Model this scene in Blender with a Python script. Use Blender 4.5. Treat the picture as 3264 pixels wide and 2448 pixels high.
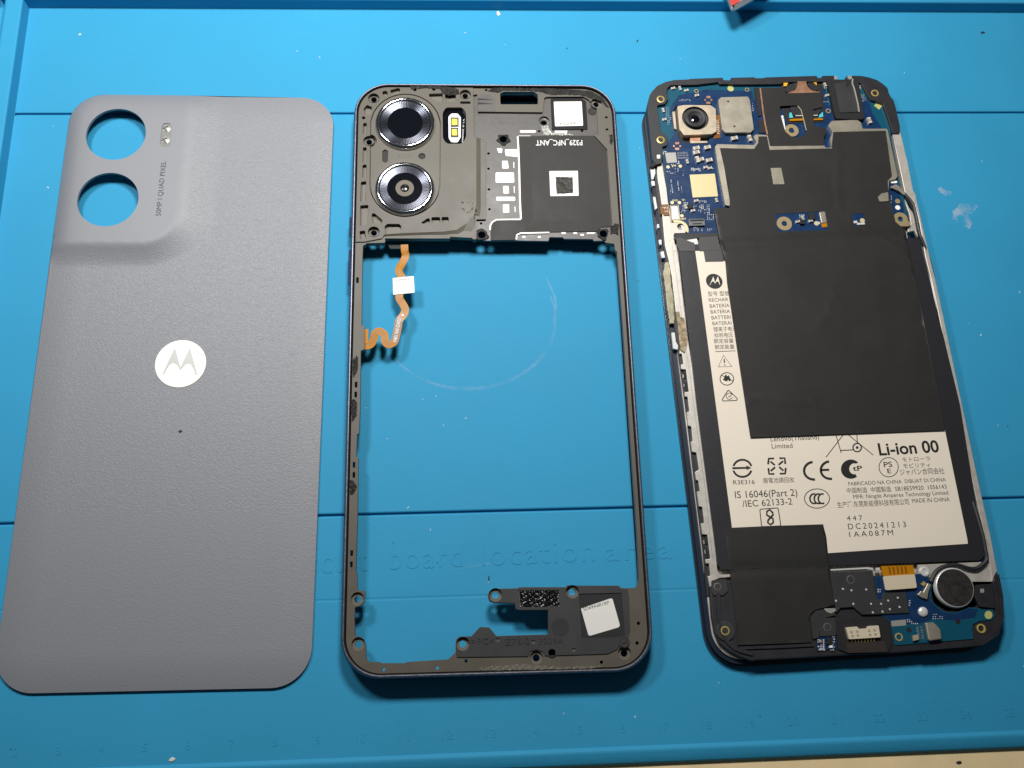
import bpy, math, random
from mathutils import Vector, Matrix, geometry
random.seed(7)
for o in list(bpy.data.objects): bpy.data.objects.remove(o)
SC = 0.01                       # millimetres -> scene units
scene = bpy.context.scene
COL = scene.collection

# ------------------------------------------------------------------ camera
F_PX, CAM_H, PITCH, ROLL = 3094.0355, 248.599, 1.25317616, 0.162496594
IW, IH = 3264.0, 2448.0
FW = Vector((0, math.cos(PITCH), -math.sin(PITCH)))
RT0 = Vector((1, 0, 0)); UP0 = RT0.cross(FW)
RT = RT0*math.cos(ROLL) + UP0*math.sin(ROLL)
UP = -RT0*math.sin(ROLL) + UP0*math.cos(ROLL)
CAM = Vector((0, 0, CAM_H))
cd = bpy.data.cameras.new('camera'); cam = bpy.data.objects.new('camera', cd); COL.objects.link(cam)
cd.sensor_fit = 'HORIZONTAL'; cd.sensor_width = 36; cd.lens = 36*F_PX/IW
cd.clip_start = 0.01; cd.clip_end = 100
M = Matrix((RT, UP, -FW)).transposed().to_4x4(); M.translation = CAM*SC
cam.matrix_world = M
scene.camera = cam

# ------------------------------------------------------------------ world + lamps
w = bpy.data.worlds.new('World'); scene.world = w; w.use_nodes = True
bg = w.node_tree.nodes['Background']; bg.inputs[0].default_value = (0.80, 0.88, 1.0, 1); bg.inputs[1].default_value = 0.035
def lamp(name, loc, aim, size, power, col, shape='DISK'):
    l = bpy.data.lights.new(name, 'AREA'); l.shape = shape; l.size = size*SC; l.energy = power; l.color = col
    o = bpy.data.objects.new(name, l); COL.objects.link(o)
    o.location = Vector(loc)*SC
    d = (Vector(aim)-Vector(loc)).normalized()
    o.rotation_euler = d.to_track_quat('-Z', 'Y').to_euler()
    return o
lamp('desk_lamp', (-22, 230, 265), (-22.1, 230, 0), 72, 94, (1.0, 0.98, 0.945))
lamp('second_lamp', (-170, 200, 268), (-170.1, 200, 0), 60, 54, (0.97, 0.985, 1.0))
scene.view_settings.view_transform = 'Standard'; scene.view_settings.look = 'None'
scene.view_settings.exposure = 0.0; scene.view_settings.gamma = 1.0

# ------------------------------------------------------------------ tracing: a photo pixel on the level z (mm) -> world point
def P(q, z=0.0):
    d = FW + RT*((q[0]-IW/2)/F_PX) - UP*((q[1]-IH/2)/F_PX)
    return CAM + d*((z-CAM_H)/d.z)
def reg(ox, oy, s):
    return lambda *p: [(ox+x*s, oy+y*s) for x, y in p]
A = reg(0, 200, 1088/2212)          # cover, top
B = reg(1088, 200, 952/2212)        # mid frame, top
Cc = reg(1040, 1700, 1100/2212)     # mid frame, bottom
D = reg(1040, 760, 600/1843)        # ribbon cable
Z = reg(2000, 200, 1000/2212)       # phone body, top
Q = reg(2000, 1700, 1264/2212)      # phone body, bottom
L = reg(2100, 900, 1100/2147)       # battery label
E1 = reg(2040, 500, 400/2212)       # board, lower left
E2 = reg(2400, 240, 400/2212)       # board, top middle
E3 = reg(2560, 1780, 400/2212)      # lower board
E4 = reg(2864, 1848, 400/2212)      # lower right corner
E5 = reg(2740, 520, 400/2212)
E6 = reg(1860, 230, 400/2212)       # board, upper left
E7 = reg(2060, 780, 400/2212)
E8 = reg(2080, 1060, 400/2212)
E9 = reg(2600, 560, 280/2212)
LG = reg(440, 1040, 280/2212)       # round emblem
DI = reg(0, 0, 3264/2212)
N = lambda *p: list(p)

def fillet(pts, r, n=4):
    out = []; m = len(pts)
    for i in range(m):
        a, b, c = Vector(pts[i-1][:2]), Vector(pts[i][:2]), Vector(pts[(i+1) % m][:2])
        u, v = a-b, c-b
        lu, lv = u.length, v.length
        if lu < 1e-6 or lv < 1e-6: continue
        u /= lu; v /= lv
        ang = math.acos(max(-1, min(1, u.dot(v))))
        if ang > 2.9 or ang < .05: out.append(tuple(b)); continue
        t = min(r/math.tan(ang/2), lu*.45, lv*.45)
        p0, p2 = b+u*t, b+v*t
        for k in range(n+1):
            s = k/n; out.append(tuple(p0*(1-s)**2 + b*2*s*(1-s) + p2*s*s))
    return out
def ell(q, rx, ry=None, n=24):
    ry = rx if ry is None else ry
    return [(q[0]+rx*math.cos(2*math.pi*k/n), q[1]+ry*math.sin(2*math.pi*k/n)) for k in range(n)]
def circ(c, r, n=24):            # in mm, world
    return [(c[0]+r*math.cos(2*math.pi*k/n), c[1]+r*math.sin(2*math.pi*k/n)) for k in range(n)]
def xy(pts, z): return [tuple(P(p, z)[:2]) for p in pts]
def pxmm(q, z=0): return 1/(P((q[0]+1, q[1]), z)-P(q, z)).length
def jag(pts, step, amp, seed=0):     # ragged outline
    rnd = random.Random(seed); out = []
    for i in range(len(pts)):
        a, b = Vector(pts[i]), Vector(pts[(i+1) % len(pts)])
        k = max(1, int((b-a).length/step))
        for j in range(k):
            p = a.lerp(b, j/k); out.append((p.x+rnd.uniform(-amp, amp), p.y+rnd.uniform(-amp, amp)))
    return out

# ------------------------------------------------------------------ meshes
class MB:
    def __init__(s): s.v = []; s.f = []
    def add(s, v, f):
        o = len(s.v); s.v += [tuple(p) for p in v]; s.f += [tuple(i+o for i in q) for q in f]; return s
def inside(p, loop):
    x, y = p; c = False; j = len(loop)-1
    for i in range(len(loop)):
        xi, yi = loop[i][0], loop[i][1]; xj, yj = loop[j][0], loop[j][1]
        if (yi > y) != (yj > y) and x < (xj-xi)*(y-yi)/(yj-yi)+xi: c = not c
        j = i
    return c
def tri2d(outer, holes=(), extra=()):
    vs = []; es = []
    for lp in [outer]+list(holes):
        i0 = len(vs); n = len(lp); vs += [Vector(p[:2]) for p in lp]; es += [(i0+k, i0+(k+1) % n) for k in range(n)]
    vs += [Vector(p[:2]) for p in extra]
    r = geometry.delaunay_2d_cdt(vs, es, [], 0, 1e-5)
    V, F = r[0], r[2]
    out = []
    for f in F:
        c = (sum(V[i].x for i in f)/3, sum(V[i].y for i in f)/3)
        if inside(c, outer) and not any(inside(c, h) for h in holes):
            a, b, d = (V[i] for i in f)
            out.append(tuple(f) if (b-a).cross(d-a) > 0 else tuple(reversed(f)))
    return [tuple(v) for v in V], out
def slab(mb, outer, z0, z1, holes=(), zf=None, grid=0, thick=None):
    """outline(s) in world mm -> closed solid from z0 up to z1 (or zf(x,y))"""
    extra = []
    if grid:
        xs = [p[0] for p in outer]; ys = [p[1] for p in outer]
        x = min(xs)+grid*.5
        while x < max(xs):
            y = min(ys)+grid*.5
            while y < max(ys):
                if inside((x, y), outer) and not any(inside((x, y), h) for h in holes): extra.append((x, y))
                y += grid
            x += grid
    V, F = tri2d(outer, holes, extra)
    zt = (lambda x, y: z1) if zf is None else zf
    n = len(V)
    top = [(x, y, zt(x, y)) for x, y in V]
    bot = [(x, y, (z0 if thick is None else zt(x, y)-thick)) for x, y in V]
    f = list(F)+[tuple(i+n for i in reversed(q)) for q in F]
    cnt = {}
    for q in F:
        for k in range(3):
            a, b = q[k], q[(k+1) % 3]; cnt[(a, b)] = 1
    for (a, b) in list(cnt):
        if (b, a) not in cnt: f.append((b, a, a+n, b+n))
    return mb.add(top+bot, f)
def pslab(mb, pts, z0, z1, holes=(), **k):
    return slab(mb, xy(pts, z1), z0, z1, [xy(h, z1) for h in holes], **k)
def lathe(mb, c, prof, n=48, cap=True):
    v = []; f = []
    for r, z in prof:
        for k in range(n): v.append((c[0]+r*math.cos(2*math.pi*k/n), c[1]+r*math.sin(2*math.pi*k/n), z))
    for i in range(len(prof)-1):
        for k in range(n):
            a, b = i*n+k, i*n+(k+1) % n
            f.append((a, b, b+n, a+n))
    if cap: f.append(tuple(range((len(prof)-1)*n, len(prof)*n)))
    return mb.add(v, f)
def box(mb, x0, y0, z0, x1, y1, z1):
    v = [(x, y, z) for z in (z0, z1) for x, y in ((x0, y0), (x1, y0), (x1, y1), (x0, y1))]
    return mb.add(v, [(3, 2, 1, 0), (4, 5, 6, 7), (0, 1, 5, 4), (1, 2, 6, 5), (2, 3, 7, 6), (3, 0, 4, 7)])
def ribbon(mb, pts, width, closed=False, h=.04, zs=None):
    """flat strip along world points (x,y,z)"""
    pts = [Vector(p) for p in pts]; n = len(pts); v = []; f = []
    for i, p in enumerate(pts):
        a = pts[i-1] if (i or closed) else p; b = pts[(i+1) % n] if (i < n-1 or closed) else p
        t = (b-a); t.z = 0; t.normalize(); s = Vector((-t.y, t.x, 0))*(width[i] if isinstance(width, list) else width)/2
        v += [p+s, p-s, p+s-Vector((0, 0, h)), p-s-Vector((0, 0, h))]
    m = n if closed else n-1
    for i in range(m):
        a, b = 4*i, 4*((i+1) % n)
        f += [(a+1, b+1, b, a), (a, b, b+2, a+2), (b+1, a+1, a+3, b+3), (a+2, b+2, b+3, a+3)]
    if not closed: f += [(0, 2, 3, 1), (4*n-4, 4*n-3, 4*n-1, 4*n-2)]
    return mb.add(v, f)
def tube(mb, pts, r, n=8):
    pts = [Vector(p) for p in pts]; v = []; f = []
    for i, p in enumerate(pts):
        t = (pts[min(i+1, len(pts)-1)]-pts[max(i-1, 0)]).normalized()
        s = t.cross(Vector((0, 0, 1))); s = s.normalized() if s.length > 1e-4 else Vector((1, 0, 0)); u = s.cross(t)
        for k in range(n):
            a = 2*math.pi*k/n; v.append(p+s*r*math.cos(a)+u*r*math.sin(a))
    for i in range(len(pts)-1):
        for k in range(n): f.append((i*n+k, i*n+(k+1) % n, (i+1)*n+(k+1) % n, (i+1)*n+k))
    f += [tuple(range(n)), tuple(range((len(pts)-1)*n, len(pts)*n))]
    return mb.add(v, f)
def smooth_path(pts, n=6):
    pts = [Vector(p) for p in pts]; out = []
    for i in range(len(pts)-1):
        p0, p1, p2, p3 = pts[max(i-1, 0)], pts[i], pts[i+1], pts[min(i+2, len(pts)-1)]
        for k in range(n):
            t = k/n
            out.append(.5*((2*p1)+(p2-p0)*t+(2*p0-5*p1+4*p2-p3)*t*t+(3*p1-p0-3*p2+p3)*t**3))
    out.append(pts[-1]); return out
_tc = {}
def text_geo(s, sp=1.0, bold=0.0):
    key = (s, sp, bold)
    if key not in _tc:
        cu = bpy.data.curves.new('lettering', 'FONT'); cu.body = s; cu.space_character = sp; cu.offset = bold; cu.resolution_u = 3
        ob = bpy.data.objects.new('lettering', cu); COL.objects.link(ob)
        bpy.context.view_layer.update()
        me = bpy.data.meshes.new_from_object(ob.evaluated_get(bpy.context.evaluated_depsgraph_get()))
        _tc[key] = ([tuple(v.co) for v in me.vertices], [tuple(p.vertices) for p in me.polygons])
        bpy.data.objects.remove(ob); bpy.data.curves.remove(cu); bpy.data.meshes.remove(me)
    return _tc[key]
def text(mb, s, pl, pr, pt, z, sp=1.0, bold=0.0, h=None):
    """pl/pr: left and right end of the base line, pt: top of the first capital (photo pixels on level z)"""
    v, f = text_geo(s, sp, bold)
    if not v: return mb
    hv = text_geo('H')[0]; cap = max(p[1] for p in hv)
    x0, x1 = min(p[0] for p in v), max(p[0] for p in v)
    a, b, t = P(pl, z), P(pr, z), P(pt, z)
    X = (b-a); W = X.length; X.normalize(); Y = Vector((-X.y, X.x, 0))
    H = abs((t-a).dot(Y))
    vv = [a + X*((p[0]-x0)/(x1-x0)*W) + Y*(p[1]/cap*H) for p in v]
    if h:        # raised letters
        n = len(vv); ec = {}
        top = [p+Vector((0, 0, h)) for p in vv]
        ff = list(f)
        for q in f:
            for k in range(len(q)): ec[(q[k], q[(k+1) % len(q)])] = 1
        for (i, j) in ec:
            if (j, i) not in ec: ff.append((j, i, i+n, j+n))
        return mb.add(top+vv, ff)
    return mb.add(vv, f)

# ------------------------------------------------------------------ things
class Thing:
    def __init__(s, name, label, cat, loc, rz=0.0, group=None):
        s.loc = Vector(loc); s.rz = rz; s.c, s.s = math.cos(rz), math.sin(rz)
        s.o = bpy.data.objects.new(name, None); COL.objects.link(s.o)
        s.o.location = s.loc*SC; s.o.rotation_euler = (0, 0, rz); s.o.empty_display_size = .1
        s.o['label'] = label; s.o['category'] = cat
        if group: s.o['group'] = group
    def loc2(s, p):
        x, y, z = p[0]-s.loc.x, p[1]-s.loc.y, p[2]-s.loc.z
        return (s.c*x+s.s*y, -s.s*x+s.c*y, z)
    def w(s, u, v, z=0):
        return Vector((s.loc.x+s.c*u-s.s*v, s.loc.y+s.s*u+s.c*v, z))
    def part(s, name, mb, mat, parent=None, smooth=False, bevel=0, label=None, kind=None, segs=2):
        me = bpy.data.meshes.new(name)
        me.from_pydata([tuple(c*SC for c in s.loc2(p)) for p in mb.v], [], mb.f)
        me.materials.append(mat)
        if smooth: me.polygons.foreach_set('use_smooth', [True]*len(me.polygons))
        me.update()
        o = bpy.data.objects.new(name, me); COL.objects.link(o)
        o.parent = parent or s.o
        if bevel:
            m = o.modifiers.new('bevel', 'BEVEL'); m.width = bevel*SC; m.segments = segs; m.limit_method = 'ANGLE'; m.angle_limit = math.radians(50)
        if label: o['label'] = label
        if kind: o['kind'] = kind
        return o
    def copies(s, name, mb, mat, spots, parent=None, smooth=False, rots=None, scales=None):
        """mesh data shared: mb modelled round the origin, spots are world points"""
        me = bpy.data.meshes.new(name); me.from_pydata([tuple(c*SC for c in p) for p in mb.v], [], mb.f); me.materials.append(mat)
        if smooth: me.polygons.foreach_set('use_smooth', [True]*len(me.polygons))
        out = []
        for i, q in enumerate(spots):
            o = bpy.data.objects.new(name, me); COL.objects.link(o); o.parent = parent or s.o
            o.location = Vector(s.loc2(q))*SC
            if rots: o.rotation_euler = (0, 0, rots[i])
            if scales: o.scale = scales[i]
            out.append(o)
        return out

# ------------------------------------------------------------------ materials
def mat(name, col, rough=.5, metal=0., spec=.5, bump=None, noise=None, coat=0., wear=None, ior=None, trans=0.):
    m = bpy.data.materials.new(name); m.use_nodes = True; nt = m.node_tree; b = nt.nodes['Principled BSDF']
    b.inputs['Base Color'].default_value = (*col, 1); b.inputs['Roughness'].default_value = rough; b.inputs['Metallic'].default_value = metal
    b.inputs['Specular IOR Level'].default_value = spec
    if coat: b.inputs['Coat Weight'].default_value = coat; b.inputs['Coat Roughness'].default_value = .08
    if trans: b.inputs['Transmission Weight'].default_value = trans
    tc = nt.nodes.new('ShaderNodeTexCoord')
    def nz(scale, detail=4, rough=.55):
        n = nt.nodes.new('ShaderNodeTexNoise'); n.inputs['Scale'].default_value = scale; n.inputs['Detail'].default_value = detail
        n.inputs['Roughness'].default_value = rough
        nt.links.new(tc.outputs['Object'], n.inputs['Vector']); return n
    if noise:       # (scale, amount) brightness variation of the base colour
        n = nz(noise[0]); mr = nt.nodes.new('ShaderNodeMapRange')
        mr.inputs['From Min'].default_value = .3; mr.inputs['From Max'].default_value = .7
        mr.inputs['To Min'].default_value = 1-noise[1]; mr.inputs['To Max'].default_value = 1+noise[1]
        nt.links.new(n.outputs['Fac'], mr.inputs['Value'])
        mx = nt.nodes.new('ShaderNodeMix'); mx.data_type = 'RGBA'; mx.blend_type = 'MULTIPLY'; mx.inputs['Factor'].default_value = 1
        mx.inputs['A'].default_value = (*col, 1); nt.links.new(mr.outputs['Result'], mx.inputs['B'])
        nt.links.new(mx.outputs['Result'], b.inputs['Base Color'])
        mr2 = nt.nodes.new('ShaderNodeMapRange'); mr2.inputs['To Min'].default_value = max(0, rough-.1); mr2.inputs['To Max'].default_value = min(1, rough+.1)
        nt.links.new(n.outputs['Fac'], mr2.inputs['Value']); nt.links.new(mr2.outputs['Result'], b.inputs['Roughness'])
    if bump:        # (scale, distance mm)
        n = nz(bump[0], 3); bp = nt.nodes.new('ShaderNodeBump'); bp.inputs['Distance'].default_value = bump[1]*SC; bp.inputs['Strength'].default_value = 1
        nt.links.new(n.outputs['Fac'], bp.inputs['Height']); nt.links.new(bp.outputs['Normal'], b.inputs['Normal'])
    return m
mMat = mat('blue_silicone', (.034, .318, .55), .65, spec=.22, bump=(90, .035), noise=(3.0, .035))
mDesk = mat('cream_desk', (.95, .74, .42), .5, noise=(8, .07), bump=(40, .03))
mScuff = mat('scuff', (.30, .62, .85), .6)
mBand = mat('navy_band', (.030, .032, .075), .28, metal=.55, noise=(60, .2))
mCham = mat('polished_edge', (.23, .23, .29), .38, metal=.7, noise=(120, .3))
mBrown = mat('warm_grey_plastic', (.105, .092, .070), .47, spec=.42, bump=(160, .012), noise=(14, .06))
mBrown2 = mat('warm_grey_floor', (.15, .134, .105), .5, spec=.4, bump=(160, .012), noise=(14, .06))
mGrey = mat('smoky_plastic', (.070, .061, .056), .42, spec=.5, noise=(22, .16), bump=(60, .02))
mSpk = mat('charcoal_plastic', (.035, .035, .036), .5, bump=(180, .012), noise=(20, .08))
mFilm = mat('black_film', (.033, .031, .030), .5, spec=.2, bump=(5, .03), noise=(18, .08))
mTrace = mat('film_trace', (.054, .048, .046), .6, spec=.15)
mWhite = mat('white_label', (.86, .83, .775), .5, bump=(40, .01))
mLabel = mat('cream_label', (.87, .775, .64), .5, bump=(40, .01))
mBright = mat('white_and_glare', (.95, .94, .92), .35, spec=.6)  # near-white parts; on the mid frame also the lamp's reflection put into colour
mInk = mat('black_ink', (.012, .011, .011), .55)
mGInk = mat('grey_ink', (.10, .10, .105), .55)
mWInk = mat('white_ink', (.85, .85, .83), .5)
mChrome = mat('chrome', (.86, .87, .90), .09, metal=1.)
mKnurl = mat('knurled_metal', (.17, .18, .215), .3, metal=1.)
mKnurlD = mat('knurl_gap', (.03, .03, .038), .34, metal=1.)
for m_ in (mKnurl, mKnurlD):
    nt = m_.node_tree; b = nt.nodes['Principled BSDF']; tg = nt.nodes.new('ShaderNodeTangent'); tg.direction_type = 'RADIAL'; tg.axis = 'Z'
    nt.links.new(tg.outputs[0], b.inputs['Tangent']); b.inputs['Anisotropic'].default_value = .94; b.inputs['Anisotropic Rotation'].default_value = .25; b.inputs['Roughness'].default_value = .33
mGlass = mat('black_glass', (.004, .005, .008), .06, spec=.6, coat=.5)
mPupil = mat('tan_metal_ring', (.17, .15, .115), .6, metal=0, spec=.3, bump=(200, .01))
mDark = mat('black_plastic', (.020, .020, .024), .5, bump=(200, .012), noise=(25, .12))
mDark2 = mat('matt_black', (.010, .010, .012), .65)
mSteel = mat('knurled_steel', (.27, .26, .24), .42, metal=.8)
mBrass = mat('brass', (.85, .62, .20), .3, metal=.55)
mGum = mat('dried_glue', (.026, .024, .022), .6, spec=.2, bump=(70, .2), noise=(40, .6))
mGumL = mat('pale_glue', (.42, .38, .24), .35, bump=(50, .15), noise=(30, .25))
mOrange = mat('polyimide', (.50, .20, .003), .3, spec=.2)
mOrangeD = mat('polyimide_dark', (.22, .085, .012), .35)
mLED = mat('yellow_led', (.92, .68, .03), .4)
mPCB = mat('blue_solder_mask', (.007, .034, .105), .33, spec=.45, noise=(40, .12))
mPCBt = mat('teal_solder_mask', (.005, .085, .14), .33, spec=.45)
mGold = mat('gold_pad', (.86, .72, .40), .35, metal=.35)
mTin = mat('tin_shield', (.50, .455, .36), .4, metal=.65, noise=(30, .05))
mAlu = mat('bare_aluminium', (.60, .56, .50), .45, metal=.4, noise=(60, .08), bump=(120, .02))
mGraph = mat('graphite_sheet', (.026, .025, .0235), .5, spec=.3, noise=(12, .05))
mTape = mat('grey_tape', (.065, .063, .062), .45)
mBatt = mat('battery_wrap', (.022, .022, .026), .4, bump=(20, .04))
mSolder = mat('solder', (.84, .83, .80), .28, metal=.3)
mCap = mat('capacitor_body', (.40, .33, .23), .45)
mCopper = mat('copper_foil', (.78, .42, .26), .33, metal=.75, noise=(60, .1))
mCyan = mat('cyan_glass', (.10, .55, .62), .2)
mBezel = mat('bezel', (.016, .018, .028), .3, coat=.2)
mNavySide = mat('navy_side', (.006, .016, .035), .4)
mFoam = mat('sponge_foam', (.35, .27, .16), .7, bump=(60, .4), noise=(70, .7))
mMetalC = mat('gold_steel', (.68, .57, .42), .35, metal=.45, noise=(50, .06))
mGreyC = mat('grey_connector', (.16, .16, .17), .45)
mRed = mat('red_paint', (.60, .06, .05), .4)
mBlade = mat('grey_steel', (.30, .32, .36), .35, metal=.7)
mLens = mat('lens_plastic', (.27, .265, .25), .15, spec=.7)
mScuffD = mat('dust_pale', (.55, .68, .78), .8)
mCrumb = mat('crumb_pale', (.75, .72, .62), .7)
mCrumbD = mat('crumb_dark', (.03, .03, .03), .8)
mSmoke = mat('smoke_grey', (.05, .047, .042), .65, spec=.15)
mSmoke2 = mat('dark_bead', (.012, .012, .014), .2)
mPale = mat('grey_silver', (.42, .41, .38), .4, metal=.3)

mGrom = mat('black_rubber', (.005, .005, .006), .5, spec=.2, bump=(30, .2))
def emblem_mat():
    return mat('satin_silver', (.97, .96, .82), .35, metal=.05)
mEmb = emblem_mat()
mEmbG = mat('emblem_grey', (.40, .40, .37), .4, metal=.2)

# leather-grain back cover: cells and pores; the grain fades where the 'grain' attribute falls (smooth camera hump)
mLea = bpy.data.materials.new('grey_vegan_leather'); mLea.use_nodes = True
nt = mLea.node_tree; b = nt.nodes['Principled BSDF']; b.inputs['Base Color'].default_value = (.238, .243, .262, 1); b.inputs['Roughness'].default_value = .46
b.inputs['Specular IOR Level'].default_value = .5
tc = nt.nodes.new('ShaderNodeTexCoord'); mp = nt.nodes.new('ShaderNodeMapping'); mp.inputs['Scale'].default_value = (1.0, 1.25, 1.0)
nt.links.new(tc.outputs['Object'], mp.inputs['Vector'])
nn = nt.nodes.new('ShaderNodeTexNoise'); nn.inputs['Scale'].default_value = 55; nn.inputs['Detail'].default_value = 3
nt.links.new(mp.outputs['Vector'], nn.inputs['Vector'])
mxv = nt.nodes.new('ShaderNodeMix'); mxv.data_type = 'RGBA'; mxv.inputs['Factor'].default_value = .035
nt.links.new(mp.outputs['Vector'], mxv.inputs['A']); nt.links.new(nn.outputs['Color'], mxv.inputs['B'])
vo = nt.nodes.new('ShaderNodeTexVoronoi'); vo.feature = 'DISTANCE_TO_EDGE'; vo.inputs['Scale'].default_value = 88
nt.links.new(mxv.outputs['Result'], vo.inputs['Vector'])
mr = nt.nodes.new('ShaderNodeMapRange'); mr.inputs['From Max'].default_value = .22; mr.interpolation_type = 'SMOOTHSTEP'
nt.links.new(vo.outputs['Distance'], mr.inputs['Value'])
ad = nt.nodes.new('ShaderNodeMath'); ad.operation = 'MULTIPLY_ADD'; ad.inputs[1].default_value = .5
nt.links.new(nn.outputs['Fac'], ad.inputs[0]); nt.links.new(mr.outputs['Result'], ad.inputs[2])
at = nt.nodes.new('ShaderNodeAttribute'); at.attribute_name = 'grain'
bp = nt.nodes.new('ShaderNodeBump'); bp.inputs['Distance'].default_value = .024*SC
nt.links.new(at.outputs['Fac'], bp.inputs['Strength']); nt.links.new(ad.outputs[0], bp.inputs['Height']); nt.links.new(bp.outputs['Normal'], b.inputs['Normal'])

# ================================================================== SETTING: desk
d = MB(); box(d, -900, -700, -6.0, 900, 900, -1.25)
me = bpy.data.meshes.new('desk'); me.from_pydata([tuple(c*SC for c in p) for p in d.v], [], d.f); me.materials.append(mDesk)
o = bpy.data.objects.new('desk', me); COL.objects.link(o); o['kind'] = 'structure'; o['label'] = 'cream desk top in front of the blue mat'

# ================================================================== REPAIR MAT
TH = 0.18978449
mt = Thing('repair_mat', 'blue silicone repair mat with raised rims under the three phone pieces', 'mat', (0, 80, -1.2), TH)
def mv(u, v, z):         # mat axes: origin = below the camera
    return (math.cos(TH)*u-math.sin(TH)*v, math.sin(TH)*u+math.cos(TH)*v, z)
def mat_uv(q, z): 
    p = P(q, z); return (math.cos(TH)*p.x+math.sin(TH)*p.y, -math.sin(TH)*p.x+math.cos(TH)*p.y)
vb_in = mat_uv((1700, 2390), 0)[1]; vb_out = mat_uv((3064, 2393), .2)[1]
V_TOP, G1, G2, U_L = 201.2, 164.57, 45.80, -124.94
def sweep_u(mb, prof, u0, u1):       # prof: (v,z) from far to near, top side up
    n = len(prof); v = [mv(u0, a, z) for a, z in prof]+[mv(u1, a, z) for a, z in prof]
    return mb.add(v, [(i, i+1, n+i+1, n+i) for i in range(n-1)])
def groove(v, wd=.45, dp=.9): return [(v+wd+.25, 0), (v+wd, -.12), (v+wd*.8, -dp), (v-wd*.8, -dp), (v-wd, -.12), (v-wd-.25, 0)]
step = mat_uv(DI((900, 1291))[0], 0)[1]
prof = [(V_TOP, 0)]+groove(G1)+groove(G2)+[(step+.4, 0), (step+.1, -.07), (step-.2, -.07), (step-.5, -.01)]+[(vb_in, 0)]
sh = sweep_u(MB(), prof, U_L, 330)
mt.part('mat_floor', sh, mMat)
def rim_prof(a, bb, h, r=.5):        # cross-section across the rim: a (inner) to bb (outer)
    s = 1 if bb > a else -1
    return [(a, -.4), (a+s*.15, .2), (a+s*.35, h-r), (a+s*.5, h-.15), (a+s*.9, h), (bb-s*.9, h), (bb-s*.4, h-.15), (bb, h-r), (bb+s*.1, -.4)]
rt_ = MB(); pr = rim_prof(V_TOP, V_TOP+7, 4.2); sweep_u(rt_, list(reversed(pr)), U_L-7, 330)
mt.part('rim_bar', rt_, mMat, smooth=False, label='raised rim along the far side of the mat')
rb = MB(); pr = [(vb_in, -.02), (vb_in-.25, .2), (vb_in-.7, .58), (vb_in-1.0, .66), (vb_in-1.6, .62), (vb_out+1.8, .35), (vb_out+.6, .12), (vb_out+.15, -.25), (vb_out, -.7), (vb_out+.1, -1.24)]
sweep_u(rb, pr, -210, 330)
mt.part('rim_bar', rb, mMat, smooth=True, label='rounded rim along the near side of the mat')
rl = MB(); pr = rim_prof(U_L, U_L-5.6, 4.0); n = len(pr)
v = [mv(a, V_TOP+.2, z) for a, z in pr]+[mv(a, vb_in-.5, z) for a, z in pr]
rl.add(v, [(i, i+1, n+i+1, n+i) for i in range(n-1)])
mt.part('rim_bar', rl, mMat, label='raised rim along the left side of the mat')
tr = MB(); 
for u0, u1, v0, v1 in ((-215, U_L-5.4, vb_in, V_TOP+9), (U_L-7, 330, V_TOP+6.9, 262)):
    tr.add([mv(u0, v0, .15), mv(u1, v0, .15), mv(u1, v1, .15), mv(u0, v1, .15)], [(0, 1, 2, 3)])
mt.part('tray_floor', tr, mMat)
r2 = MB(); pr = rim_prof(U_L-8.6, U_L-13, 4.0); n = len(pr)
v = [mv(a, V_TOP+9, z) for a, z in pr]+[mv(a, vb_in-.5, z) for a, z in pr]
r2.add(v, [(i, i+1, n+i+1, n+i) for i in range(n-1)])
mt.part('rim_bar', r2, mMat, label='outer rim of the side tray at the left')
# embossed words and ruler numerals
for wd_, pts in (('Circuit', DI((600, 1243), (795, 1233), (600, 1190))), ('board', DI((842, 1230), (1000, 1224), (838, 1180))), ('location', DI((1042, 1222), (1284, 1212), (1040, 1174))), ('area', DI((1310, 1212), (1452, 1206), (1308, 1170)))):
    mb = MB(); text(mb, wd_, *pts, 0.02, 1.12, h=.085); mt.part('embossed_word', mb, mMat)
n0, n1 = Vector((47, 2412)), Vector((3081, 2290))
for k in range(2, 26):
    c = n0.lerp(n1, (k-2)/22); hw = 9 if k < 10 else 17
    mb = MB(); text(mb, str(k), (c.x-hw, c.y+1), (c.x+hw, c.y), (c.x-hw, c.y-26), .02, h=.05); mt.part('ruler_numeral', mb, mMat)
def scuff(pts, wd, seed):
    rnd = random.Random(seed); mb = MB(); pp = smooth_path([P(q, .03) for q in pts], 8)
    ribbon(mb, pp, [wd*rnd.uniform(.4, 1)*math.sin(math.pi*(i+.5)/len(pp))**.4 for i in range(len(pp))], h=.02); return mb
mScuff.blend_method = 'BLEND' if hasattr(mScuff, 'blend_method') else None
def fade(m, amt, scale):        # worn mark: broken up by noise, the mat shows through
    nt = m.node_tree; b = nt.nodes['Principled BSDF']; tcn = nt.nodes.new('ShaderNodeTexCoord'); n = nt.nodes.new('ShaderNodeTexNoise')
    n.inputs['Scale'].default_value = scale; n.inputs['Detail'].default_value = 6; nt.links.new(tcn.outputs['Object'], n.inputs['Vector'])
    r = nt.nodes.new('ShaderNodeMapRange'); r.inputs['From Min'].default_value = .38; r.inputs['From Max'].default_value = .68; r.inputs['To Max'].default_value = amt
    nt.links.new(n.outputs['Fac'], r.inputs['Value']); nt.links.new(r.outputs['Result'], b.inputs['Alpha'])
fade(mScuff, .20, 12)
mSmear = mat('dried_smear', (.52, .70, .84), .6); fade(mSmear, .5, 22)
arc = [(1010+190*math.cos(a)*1.0, 690+150*math.sin(a)) for a in [math.radians(x) for x in range(160, -30, -12)]]
mt.part('scuff_mark', scuff(DI(*arc), 1.3, 1), mScuff)
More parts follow.
